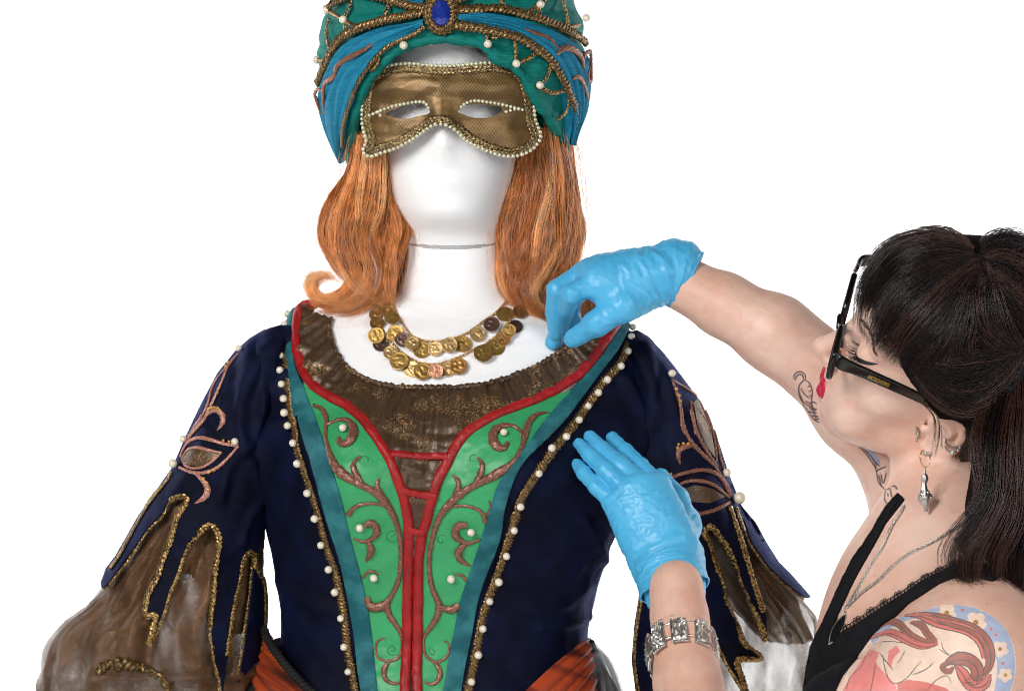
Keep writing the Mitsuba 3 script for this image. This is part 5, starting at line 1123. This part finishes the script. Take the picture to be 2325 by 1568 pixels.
# the face, ear and throat stay clear of hair
hb.fn(lambda P: Body().ell((.100, 0, -.020), (.125, .16, .105), 0).ell((-.016, .10, -.004), (.044, .060, .043), 0)((P - HO) @ HM / HS) * HS, .004, sub=True)
hb.fn(lambda P: Body().ell((.052, 0, .098), (.043, .058, .031), .0)((P - HO) @ HM / HS) * HS, .012)        # rolled fringe
hm = nets(hb, (0.34, -.56, ZC - .34), (0.68, -.06, ZC + .16), 0.0030)
hm = relax(hm, 4)
add('person__hair', hm, 'dark_hair_base', smooth=True)
HSf = Surf(hm)
rng = np.random.default_rng(77)
def flow(E0, E1, n, m=20, lift=0.002, seed=0, hairs=70, R=0.0065, mat='dark_hair', key='person__hair__lock', depth=None, r=0.00028, frizz=0.0009):
    """Locks between two guide curves, laid over the hair's own surface (or at given depths)."""
    A, B = spline(E0, m), spline(E1, m)
    if depth is None: A, B = np.vstack([A, A[-1:] + (A[-1] - A[-2]) * 2.0]), np.vstack([B, B[-1:] + (B[-1] - B[-2]) * 2.0]); m = m + 1
    for k in range(n):
        f = (k + rng.random()) / n
        E = A * (1 - f) + B * f
        if depth is None:
            P, N = HSf.hit(E); P[:, 1] = smooth_rows(P[:, 1:2], 3, 3)[:, 0]; P = P + unit(smooth_rows(N, 3, 2)) * (lift * (rng.random() + .2))
        else:
            q_ = np.linspace(0, 1, m); E = E + np.outer(np.sin(q_ * 2 * np.pi * 2.1 + k * .9) * 11 * q_ + rng.normal(0, 9) * q_ ** 2, [1, .25])
            P = W(E[:, 0], E[:, 1], np.interp(np.linspace(0, 1, m), np.linspace(0, 1, len(depth)), depth) + rng.normal(0, .006))
        Rr = R * (0.7 + .6 * rng.random()) * np.array([.5, 1, 1.1, 1, .55])
        H, rad = hair_clump(P, Rr, hairs, rng, r=r, m=m, frizz=frizz)
        add(key, strands(H, rad), mat if rng.random() < .75 else 'dark_hair_brown', smooth=True)
c0 = H1([(1740, 215), (1500, 120), (1250, 130), (1000, 230), (850, 420), (770, 600), (752, 715)])
c1 = H1([(1740, 250), (1480, 230), (1200, 300), (980, 480), (860, 680), (830, 840)])
c2 = H1([(1750, 290), (1520, 380), (1260, 530), (1060, 720), (960, 880), (930, 945)])
c3 = H1([(1755, 330), (1560, 500), (1340, 720), (1180, 900), (1100, 1020), (1075, 1060)])
c4 = H1([(1765, 380), (1620, 620), (1440, 880), (1320, 1050), (1255, 1130), (1240, 1165)])
c5 = H1([(1775, 430), (1690, 700), (1560, 950), (1440, 1130), (1380, 1210), (1350, 1245)])
for a, b in ((c0, c1), (c1, c2), (c2, c3), (c3, c4), (c4, c5)): flow(a, b, 8)
flow(H1([(1770, 470), (1730, 700), (1800, 920), (1960, 1030), (2100, 1060)]), H1([(1900, 420), (1960, 700), (2020, 900), (2110, 1040)]), 9)
flow(H1([(1480, 1150), (1640, 1090), (1850, 1060), (2100, 1065)]), H1([(1180, 1190), (1300, 1400), (1550, 1500), (1850, 1380), (2100, 1130)]), 12)
flow(H1([(1800, 180), (1900, 105), (2050, 88), (2200, 110)]), H1([(1800, 330), (1950, 300), (2100, 340), (2250, 420)]), 9)
flow(H1([(1810, 350), (1960, 380), (2120, 500), (2250, 600)]), H1([(1900, 500), (2020, 700), (2150, 850), (2250, 900)]), 7)
flow(H1([(1740, 330), (1640, 620), (1560, 900), (1480, 1080), (1420, 1180)]), H1([(1790, 420), (1740, 700), (1700, 950), (1690, 1100), (1800, 1130)]), 8)
flow(H1([(1720, 180), (1500, 85), (1250, 100), (1000, 200), (840, 400)]), H1([(1730, 230), (1480, 160), (1200, 200), (960, 350), (800, 560)]), 6)
flow(H1([(1350, 1240), (1500, 1330), (1700, 1360), (1950, 1250), (2110, 1120)]), H1([(1250, 1250), (1450, 1480), (1700, 1560), (1950, 1450), (2130, 1180)]), 9)
flow(H1([(1760, 260), (1780, 420), (1800, 600), (1880, 860), (2060, 1030)]), H1([(1820, 330), (1880, 480), (1940, 680), (2020, 880), (2120, 1030)]), 6)
flow([(2230, 905), (2215, 980), (2222, 1080), (2215, 1180), (2200, 1260)], [(2290, 870), (2270, 960), (2262, 1080), (2250, 1200), (2250, 1300)], 8, depth=[-.395, -.415, -.43, -.44, -.44], R=.007, hairs=44)
tie = [(2305, 842), (2312, 850)]
flow([(2300, 840), (2262, 930), (2245, 1050), (2215, 1160), (2165, 1235), (2148, 1290), (2175, 1335)], [(2310, 840), (2300, 960), (2290, 1090), (2262, 1200), (2215, 1290), (2240, 1350), (2290, 1340)], 12, depth=[-.40, -.42, -.44, -.45, -.45, -.45, -.45], R=.007, frizz=.0008, hairs=44)
flow([(2310, 845), (2300, 1000), (2300, 1150), (2270, 1270), (2265, 1360)], [(2360, 850), (2390, 1000), (2390, 1150), (2370, 1300), (2360, 1400)], 14, depth=[-.41, -.44, -.455, -.455, -.44], R=.009, frizz=.0007, hairs=50)
ring = [w3(2302, 842, -.415) + 0.016 * np.array([math.cos(a) * .5, math.sin(a) * .6, math.sin(a + .6)]) for a in np.linspace(0, 2 * math.pi, 30)]
add('person__hair__tie', rope(np.array(ring), np.tile([0, -1.0, 0], (30, 1)), 0.0032, lobes=3, pitch=.006, sides=10, caps=False), 'black_jersey', smooth=True)
# fine loose hairs at the temple, nape and along the outline
st = []
def loose(E0, E1, n, d, fr=0.0010, r=0.00012, m=18):
    A, B = spline(E0, m), spline(E1, m)
    for k in range(n):
        f = rng.random(); E = A * (1 - f) + B * f
        P = W(E[:, 0], E[:, 1], np.interp(np.linspace(0, 1, m), np.linspace(0, 1, len(d)), d))
        H, rad = hair_clump(P, [.001, .003, .004, .004, .003], 1, rng, r=r, m=m, frizz=fr); st.append(strands(H, rad))
loose(H1([(1750, 160), (1500, 60), (1200, 75), (980, 165), (890, 260)]), H1([(1750, 200), (1500, 95), (1200, 110), (960, 220), (830, 400)]), 40, [-.36, -.36, -.35, -.34, -.33])
loose(H2([(1300, 300), (1400, 390), (1420, 520), (1400, 680), (1370, 790)]), H2([(1320, 310), (1410, 400), (1428, 520), (1410, 680), (1380, 770)]), 12, [-.372, -.382, -.388, -.388, -.385], fr=.0002, r=.00022)
add('person__hair__loose_hairs', cat_mesh(st), 'dark_hair_brown', smooth=True, kind='stuff')

# ------------------------------------------------------------------ glasses
thing('glasses', 'black thick rimmed glasses with gold lettering on the arm', 'glasses')
def lens_ring(s, grow=0.0, n=64):
    a = np.arange(n) / n * 2 * np.pi; c, d = np.cos(a), np.sin(a)
    x = np.sign(c) * np.abs(c) ** .72 * (.0240 + grow); z = np.sign(d) * np.abs(d) ** .72 * (.0185 + grow)
    z = z + .0060 * np.clip(x / .024, 0, 1) ** 2 * (z > 0)
    y = .0320 + x
    return np.stack([.1042 + .15 * s * y - .4 * np.maximum(y - .02, 0) ** 2 + .16 * z, s * y, .0265 + z], -1)
for s in (1, -1):
    q = lens_ring(s); q = np.vstack([q, q[:2]])
    P = hw(q); N = np.tile(HM[:, 0], (len(P), 1))
    add('glasses__rim', rope(P, N, .0024, sides=10, flat=1.3, caps=False), 'black_acetate', smooth=50)
    r_ = lens_ring(s, -.001); c_ = r_.mean(0); V = hw(np.vstack([r_, [c_ + [.0012, 0, 0]]])); n = len(r_)
    add('glasses__lens', mesh(V, [(i, (i + 1) % n, n) for i in range(n)]), 'lens', smooth=True)
    cl = spline([(.1055 + .0075 * s, s * .0575, .0445), (.1030 + .0070 * s, s * .0650, .0485), (.094 + .005 * s, s * .0690, .0500), (.0617, s * .0755, .0485), (.020, s * .0790, .0420), (-.003, s * .0810, .0365), (-.020, s * .0830, .0250), (-.0265, s * .0830, .0040), (-.0290, s * .0820, -.0150)], 90)
    P = hw(cl); t = unit(np.gradient(P, axis=0)); up = np.tile(HM[:, 2], (90, 1)); up = unit(up - (up * t).sum(1, keepdims=True) * t); out = np.cross(t, up) 
    hh = np.interp(np.linspace(0, 1, 90), [0, .06, .12, .45, .62, .75, .92, 1], [.0055, .0075, .0062, .0050, .0042, .0040, .0050, .0030]); ww = .0019
    prof = [(1, .72), (.72, 1), (-.72, 1), (-1, .72), (-1, -.72), (-.72, -1), (.72, -1), (1, -.72)]
    V = P[:, None] + np.array([p[0] for p in prof])[None, :, None] * ww * out[:, None] + (hh[:, None] * np.array([p[1] for p in prof])[None])[..., None] * up[:, None]
    V = np.vstack([V.reshape(-1, 3), P[:1], P[-1:]]); j = np.arange(8)
    F = np.vstack([grid_faces(90, 8, True), np.stack([np.full(8, 720), (j + 1) % 8, j], -1), np.stack([np.full(8, 721), 712 + j, 712 + (j + 1) % 8], -1)])
    k = add('glasses__arm', mesh(V, F), 'black_acetate', smooth=40)
    if s == 1:
        tx = meshkit.text_mesh('MOSCHINO', 0.0047, 0.0003, bold=True); tv = np.asarray(tx.vertices).copy()
        tv[:, 0] -= tv[:, 0].min(); L = tv[:, 0].max(); tv[:, 0] *= 0.021 / L
        i0 = 17; sgn = np.sign((out[i0] @ np.array([0, -1.0, 0])))
        d = np.r_[0, np.cumsum(np.linalg.norm(np.diff(P, axis=0), axis=1))]; u = d[i0] + tv[:, 0]
        base = np.stack([np.interp(u, d, P[:, q]) for q in range(3)], -1)
        V = base + (tv[:, 1:2] - 0.0024) * up[i0] + sgn * out[i0] * (ww + 0.00015 + tv[:, 2:3])
        add(k + '__lettering', mesh(V, tx.faces), 'gold_print')
br_ = hw(spline([(.1075, .0085, .0320), (.1085, .0045, .0352), (.1085, 0, .0360), (.1080, -.0045, .0352), (.1065, -.0085, .0320)], 24))
add('glasses__bridge', rope(br_, np.tile(HM[:, 0], (24, 1)), .0024, sides=10, flat=1.3), 'black_acetate', smooth=True)
for s in (1, -1):
    add('glasses__nose_pad', rope(hw(spline([(.1055, s * .0095, .026), (.1010, s * .0115, .020), (.0985, s * .0115, .014)], 16)), np.tile(HM[:, 0], (16, 1)), .0017, sides=8), 'black_acetate', smooth=True)

# ------------------------------------------------------------------ her jewellery
def at(E, f, lift=0.0):
    P, N = PS.hit(f(E)); return P + N * lift, N
thing('drop_earring', 'silver drop earring hanging on a gold hook from the ear lobe', 'earring')
lobe, ln = at([(1318, 728)], H2, .0015)
dep = min(lobe[0][1], hw((0, .080, -.027))[1], at([(1316, 900), (1318, 1000), (1320, 1100), (1326, 1200)], H2)[0][:, 1].min()) - .006
q = lambda x, y, d=0.0: W(*H2([(x, y)])[0], dep - .004 + d)
add('drop_earring__hook', rope(np.array(spline([q(1305, 690, .004), q(1280, 730), q(1285, 790), q(1315, 835), q(1345, 820), q(1362, 770), q(1352, 730, .004)], 40)), np.tile([0, -1.0, 0], (40, 1)), .00055, sides=6), 'chain_gold', smooth=True)
pts = np.array([(1318, 850, .0010), (1316, 890, .0012), (1316, 905, .0030), (1318, 935, .0034), (1312, 970, .0024), (1312, 1010, .0030), (1315, 1060, .0052), (1320, 1085, .0078), (1322, 1110, .0070), (1326, 1150, .0048), (1327, 1185, .0022), (1326, 1205, .0016)])
C = spline(np.array([q(x, y) for x, y, _ in pts]), 60); rr = np.interp(np.linspace(0, 1, 60), (pts[:, 1] - 850) / 355, pts[:, 2]) * .82
add('drop_earring__pendant', rope(C, np.tile([0, -1.0, 0], (60, 1)), rr, lobes=4, pitch=0.4, sides=20, flat=.7, amp=.16), 'dark_silver', smooth=50)
for x, y in ((1278, 1082), (1366, 1090), (1300, 1045), (1342, 1050)):
    add('drop_earring__bead', ball(q(x, y, -.001), .0021), 'silver', smooth=True)
add('drop_earring__bead', ball(q(1326, 1203), .0017), 'silver', smooth=True)
thing('ear_stud', 'small silver cluster stud in front of the ear opening', 'earring')
P, N = at([(1245, 495), (1255, 515), (1240, 535), (1258, 555), (1250, 580), (1246, 605), (1265, 575), (1262, 540)], H2, .001)
for p in P: add('ear_stud__bead', ball(p, .0013), 'silver', smooth=True)
thing('lobe_stud', 'pair of round dark grey studs on the ear lobe above the drop earring', 'earring')
P, N = at([(1328, 720), (1362, 722)], H2, .0015)
for p in P: add('lobe_stud__bead', ball(p, .0023), 'dark_silver', smooth=True)
thing('ear_bar', 'thin silver barbell bar across the upper ear', 'earring')
P, N = at([(1460, 470), (1452, 560), (1445, 640)], H2, .0025); P[:, 1] = P[:, 1].min() - .001
add('ear_bar__rod', rope(spline(P, 20), np.tile([0, -1.0, 0], (20, 1)), .0006, sides=8), 'silver', smooth=True)
for p in (P[0], P[2], P[1] + [-.0025, 0, 0], P[1] + [.0025, 0, 0]): add('ear_bar__bead', ball(p, .0012), 'silver', smooth=True)
thing('ear_cuff', 'silver filigree ring with pale blue stone clasping the ear edge', 'earring')
P, N = at([(1560, 660)], H2, .002); c_ = P[0]
fr = lambda x, y, d=-.0015: W(*H2([(x, y)])[0], c_[1] + d)
for E in ([(1515, 560), (1520, 600), (1490, 600), (1500, 640), (1535, 660), (1580, 665), (1620, 640)], [(1490, 640), (1505, 690), (1550, 712), (1595, 695), (1622, 650)]):
    E = [fr(*e_) for e_ in E]; add('ear_cuff__band', rope(spline(E, 40), np.tile([0, -1.0, 0], (40, 1)), .00065, lobes=3, pitch=.003, sides=8, amp=.3), 'silver', smooth=True)
for x, y in ((1500, 650), (1515, 672), (1535, 684), (1560, 688), (1585, 680), (1605, 664)): add('ear_cuff__bead', ball(fr(x, y, -.0018), .0010, 1), 'silver', smooth=True)
add('ear_cuff__stone', ball(fr(1552, 712, -.002), .0018), 'opal', smooth=True)
thing('pendant_necklace', 'fine silver chain with a long black marquise pendant on the chest', 'necklace')
PST = Surf(pm, top)
for E in ([H2([(1140, 1180)])[0], *H3([(1130, 40), (1050, 165), (975, 330), (905, 440), (850, 530), (790, 640), (720, 760), (668, 850)])], list(H3([(1720, 110), (1600, 180), (1500, 240), (1400, 300), (1310, 345), (1200, 402), (1100, 470), (1000, 560), (920, 640), (820, 712), (740, 780), (672, 850)]))):
    P, N = PS.hit(spline(np.array(E), step=1.5)); P[:, 1] = smooth_rows(P[:, 1:2], 3, 2)[:, 0]
    add('pendant_necklace__chain', chain(P + N * .0014, unit(smooth_rows(N, 3, 2)), .0034, .00048), 'silver', smooth=True)
P, N = PST.hit(H3([(655, 872), (640, 912), (570, 1040), (500, 1165)]))
V0, F0 = torus(.0030, .0005, 18, 6)
add('pendant_necklace__ring', mesh(P[0] + N[0] * .002 + V0 @ np.stack([[1, 0, 0], [0, 0, 1.0], [0, -1.0, 0]]), F0), 'silver', smooth=True)
C = spline(P[1:] + np.array([0, -.0035, 0]), 40); s = np.linspace(0, 1, 40); prf = np.maximum(np.sin(np.pi * np.clip(s, 0.02, .98)) ** .8, .05)
add('pendant_necklace__black_stone', rope(C, np.tile([-.3, -1.0, .1], (40, 1)), .0042 * prf, sides=18, flat=.45), 'black_onyx', smooth=True)
t = unit(C[-1] - C[0]); b = unit(np.cross(t, [-.3, -1.0, .1]))
edge = np.vstack([C + b * (.0045 * prf)[:, None], (C - b * (.0045 * prf)[:, None])[::-1]])
add('pendant_necklace__silver_rim', rope(edge, np.tile([-.3, -1.0, .1], (80, 1)), .0006, sides=8), 'silver', smooth=True)

# bracelet: hinged relief panels round the forearm
thing('bracelet', 'wide antique silver bracelet of hinged relief panels on the left wrist', 'bracelet')
ca, cb = v8(918, 1290, -.258), v8(930, 1410, -.280); ax_ = unit(ca - cb); cc = v8(926, 1352, -.2725)
e1 = unit(np.cross(ax_, [0, 1.0, 0])); e2 = np.cross(ax_, e1); rb = .0308
npan = 9
for k in range(npan):
    a0 = 2 * math.pi * (k + .12) / npan; na, nz = 22, 26
    aa = a0 + np.linspace(-.5, .5, na) * 2 * math.pi / npan * .70; zz = np.linspace(-.0155, .0155, nz)
    A, Z = np.meshgrid(aa, zz, indexing='ij')
    edge_ = np.minimum(np.minimum(np.arange(na)[:, None], na - 1 - np.arange(na)[:, None]) / 3.0, np.minimum(np.arange(nz)[None], nz - 1 - np.arange(nz)[None]) / 3.0)
    rel = .0036 * (meshkit.fbm(np.stack([A * 60, Z * 900, 0 * A + k], -1), 3, k) - .35) * np.clip(edge_, 0, 1) + .0012 * np.exp(-((edge_ - .9) / .35) ** 2)
    arch_ = .0022 * np.exp(-((Z / .0155) ** 2)) 
    r_ = rb + .0012 + rel + arch_
    V = cc + (r_ * np.cos(A))[..., None] * e1 + (r_ * np.sin(A))[..., None] * e2 + Z[..., None] * ax_
    V2 = cc + (rb * np.cos(A))[..., None] * e1 + (rb * np.sin(A))[..., None] * e2 + Z[..., None] * ax_
    n = na * nz; f = grid_faces(na, nz); i = np.arange(na - 1) * nz; j = np.arange(nz - 1); o = (na - 1) * nz
    wl_ = lambda p_, q_: np.vstack([np.stack([p_, q_, q_ + n], -1), np.stack([p_, q_ + n, p_ + n], -1)])
    F = np.vstack([f, f[:, ::-1] + n, wl_(i, i + nz), wl_(i + nz - 1, i + 2 * nz - 1), wl_(j, j + 1), wl_(o + j, o + j + 1)])
    key = add('bracelet__panel', mesh(np.vstack([V.reshape(-1, 3), V2.reshape(-1, 3)]), F), 'dark_silver', smooth=35)
    for zz_ in (-.0165, .0165):
        for u in np.linspace(-.42, .42, 6):
            a_ = a0 + u * 2 * math.pi / npan * .72
            if math.sin(a_) * e2[1] + math.cos(a_) * e1[1] < .3:
                add(key + '__bead', ball(cc + (rb + .0022) * (math.cos(a_) * e1 + math.sin(a_) * e2) + ax_ * zz_, .0015, 1), 'silver', smooth=True)
    for zz_ in (-.009, .009):
        an = a0 + np.linspace(.30, .70, 6) * 2 * math.pi / npan
        P = cc + (rb + .0016) * (np.cos(an)[:, None] * e1 + np.sin(an)[:, None] * e2) + ax_ * zz_
        add('bracelet__hinge', rope(P, unit(P - cc), .0013, sides=8), 'silver', smooth=True)

# ------------------------------------------------------------------ tattoos, lying in the skin
def ink(key, poly, bs, off, step=3.0): add(key, drape(PS, poly, off=off, thick=0, step=step), bs, smooth=True)
def line(key, E, w, bs='ink_black', off=0.00045, f=H3, w2=None):
    E = spline(f(E), step=1.5); P, N = PS.hit(E); n = len(E)
    t = unit(np.gradient(P, axis=0)); b = unit(np.cross(N, t)); wv = np.interp(np.linspace(0, 1, n), [0, .15, .8, 1], [w * .5, w, w, w * .4])[:, None] if w2 is None else np.interp(np.linspace(0, 1, n), np.linspace(0, 1, len(w2)), w2)[:, None]
    V = np.stack([P + N * off - b * wv, P + N * off + b * wv], 1).reshape(-1, 3)
    add(key, mesh(V, grid_faces(n, 2)), bs, smooth=True)
TT = 'person__shoulder_tattoo'
labels[TT] = {'label': 'coloured shoulder tattoo of long auburn locks, white blossoms and coral drapery on blue'}
outer = spline(H3([(560, 1600), (640, 1440), (740, 1260), (850, 1110), (980, 1000), (1130, 930), (1300, 885), (1430, 848), (1560, 834), (1720, 852), (1860, 912), (1980, 1012), (2050, 1130), (2086, 1280), (2080, 1450), (2040, 1600)]), 120)
ink(TT, Polygon(outer), 'ink_cream', .00022, 5)
blue = Polygon(np.vstack([spline(H3([(850, 1130), (980, 1005), (1130, 935), (1300, 890), (1430, 853), (1560, 838), (1720, 856), (1860, 916), (1980, 1016), (2046, 1130), (2080, 1280), (2074, 1450), (2030, 1600)]), 80), spline(H3([(1900, 1600), (1930, 1400), (1900, 1220), (1780, 1090), (1600, 990), (1400, 930), (1200, 960), (1020, 1040), (880, 1170)]), 60)])).buffer(0)
ink(TT + '__blue_ground', blue, 'ink_blue', .00030, 4)
cor = Polygon(H3([(600, 1600), (690, 1440), (780, 1300), (850, 1210), (930, 1240), (900, 1330), (980, 1420), (1060, 1500), (1100, 1600)])).buffer(0)
ink(TT + '__coral_drapery', cor, 'ink_pink', .00034, 4)
ink(TT + '__coral_drapery', Polygon(H3([(1080, 1500), (1180, 1470), (1330, 1490), (1500, 1540), (1560, 1600), (1090, 1600)])), 'ink_red', .00034, 4)
ink(TT + '__coral_drapery', Polygon(H3([(1010, 1230), (1080, 1180), (1110, 1230), (1050, 1290), (1030, 1380), (1000, 1330)])), 'ink_pink', .00036, 3)
LK = [([(860, 1120), (1010, 1070), (1120, 1110), (1220, 1160), (1320, 1185), (1430, 1160)], 26), ([(880, 1080), (1000, 985), (1100, 1000), (1180, 1080), (1300, 1140), (1420, 1150)], 24), ([(1190, 985), (1290, 1010), (1340, 1080), (1420, 1140)], 24), ([(1150, 925), (1300, 930), (1420, 980), (1540, 1010), (1650, 1040), (1740, 1090), (1800, 1180), (1820, 1290)], 34), ([(1260, 905), (1420, 935), (1560, 985), (1700, 1030), (1820, 1120), (1870, 1240), (1850, 1380), (1760, 1440)], 34), ([(1480, 1350), (1560, 1300), (1680, 1300), (1760, 1380), (1740, 1470), (1640, 1480)], 40), ([(1570, 1330), (1640, 1420), (1720, 1520), (1830, 1500), (1860, 1420)], 36), ([(1500, 1320), (1470, 1370), (1520, 1400), (1560, 1360)], 18)]
for i, (E, w) in enumerate(LK):
    w = w * .000128
    line(TT + '__hair_lock', E, w * 1.16, 'ink_black', .00040 + i * 3e-6, w2=[w * .3, w * 1.2, w * 1.2, w * 1.1, w * .5]); line(TT + '__hair_lock', E, w, 'ink_auburn' if i % 3 else 'ink_red', .00046 + i * 3e-6, w2=[w * .1, w * .95, w, w * .9, w * .3])
    line(TT + '__hair_lock', np.asarray(E) + [4, 10], w * .12, 'ink_black', .00054)
def flower(x, y, r, key):
    for k in range(5):
        a = 2 * math.pi * k / 5 + .4; c_ = np.array([x + r * .62 * math.cos(a), y + r * .62 * math.sin(a)])
        an = np.linspace(0, 2 * np.pi, 16, endpoint=False); P_ = c_ + np.stack([r * .46 * np.cos(an), r * .42 * np.sin(an)], -1)
        ink(key, Polygon(H3(P_)), 'ink_cream', .00042 + k * 4e-6, 2.5)
    an = np.linspace(0, 2 * np.pi, 12, endpoint=False); ink(key + '__centre', Polygon(H3(np.array([x, y]) + np.stack([r * .26 * np.cos(an), r * .26 * np.sin(an)], -1))), 'ink_ochre', .00050, 2)
for x, y, r in ((1505, 905, 78), (1750, 985, 90), (1955, 1210, 70), (2000, 1430, 60)): flower(x, y, r, TT + '_blossom')
for x, y in ((1640, 880), (1880, 1040), (1920, 1090), (1980, 1330)): ink(TT + '_blossom', Polygon(H3(np.array([x, y]) + 16 * np.array([(1, 0), (.3, .9), (-.8, .5), (-.8, -.6), (.3, -.9)]))), 'ink_red', .00040, 2)
for E in ([(1460, 1150), (1475, 1210), (1530, 1260), (1600, 1290)], [(960, 1260), (980, 1380), (1030, 1490), (1080, 1500), (1160, 1460), (1230, 1380), (1290, 1310)], [(1080, 1330), (1110, 1300), (1150, 1220)], [(1395, 1320), (1330, 1380), (1210, 1430)], [(1340, 1560), (1420, 1470), (1510, 1440), (1540, 1500)], [(880, 1180), (960, 1150), (1060, 1150), (1180, 1165)], [(900, 1330), (880, 1450), (850, 1590)], [(820, 1270), (760, 1380), (690, 1440), (650, 1560)], [(930, 1240), (1000, 1330), (1060, 1400)], [(1440, 1210), (1520, 1265)]):
    line(TT + '__outline', E, .00042)
ob = np.array(Polygon(outer).exterior.coords)[:118]
# upper arm line tattoos
A1 = 'person__arm_tattoo'
labels[A1] = {'label': 'black line tattoo of a curled tail creature on the upper arm'}
for k, E in enumerate(([(205, 1312), (212, 1262), (255, 1243), (295, 1265), (302, 1312)], [(218, 1315), (228, 1280), (258, 1265), (282, 1285), (285, 1312)], [(300, 1310), (258, 1345), (245, 1405), (265, 1480), (312, 1570)], [(300, 1310), (342, 1350), (360, 1430), (352, 1500), (362, 1575)], [(262, 1380), (300, 1440), (345, 1470)], [(250, 1420), (290, 1500), (345, 1540)], [(345, 1360), (320, 1372)], [(356, 1400), (330, 1412)], [(360, 1440), (335, 1450)], [(335, 1520), (350, 1560), (390, 1570)])):
    line(A1 if k == 0 else A1 + '__outline', E, .00075, f=H1)
for E in ([(300, 270), (345, 290), (372, 280), (398, 300)], [(310, 330), (350, 400), (400, 445), (430, 460)], [(345, 330), (380, 340), (402, 345)], [(330, 360), (370, 370), (405, 372)], [(355, 395), (390, 400), (415, 405)], [(375, 425), (405, 425), (424, 430)], [(360, 300), (372, 350), (398, 430)]):
    line(A1 + '__outline', E, .0009, f=H2)
A2 = 'person__arm_tattoo_001'
labels[A2] = {'label': 'grey line tattoo of folds and a paw near the armpit'}
for k, E in enumerate(([(750, 655), (810, 710), (860, 780), (905, 860), (925, 960), (985, 1030)], [(785, 660), (850, 730), (900, 810), (905, 850)], [(905, 870), (940, 850), (990, 830)], [(925, 900), (950, 990)], [(945, 890), (965, 970), (990, 880)], [(985, 1030), (975, 1080), (985, 1130), (1020, 1160)], [(985, 1030), (1020, 1020), (1030, 1060), (1045, 1100)], [(1000, 1060), (1010, 1085)], [(1030, 1005), (1060, 995), (1085, 1030)], [(860, 740), (905, 800), (940, 830)])):
    line(A2 if k == 0 else A2 + '__outline', E, .0008, f=H2)
ink(A2 + '__shading', Polygon(H2([(800, 672), (860, 690), (900, 730), (940, 790), (920, 820), (880, 770)])), 'ink_blue', .0003, 3)
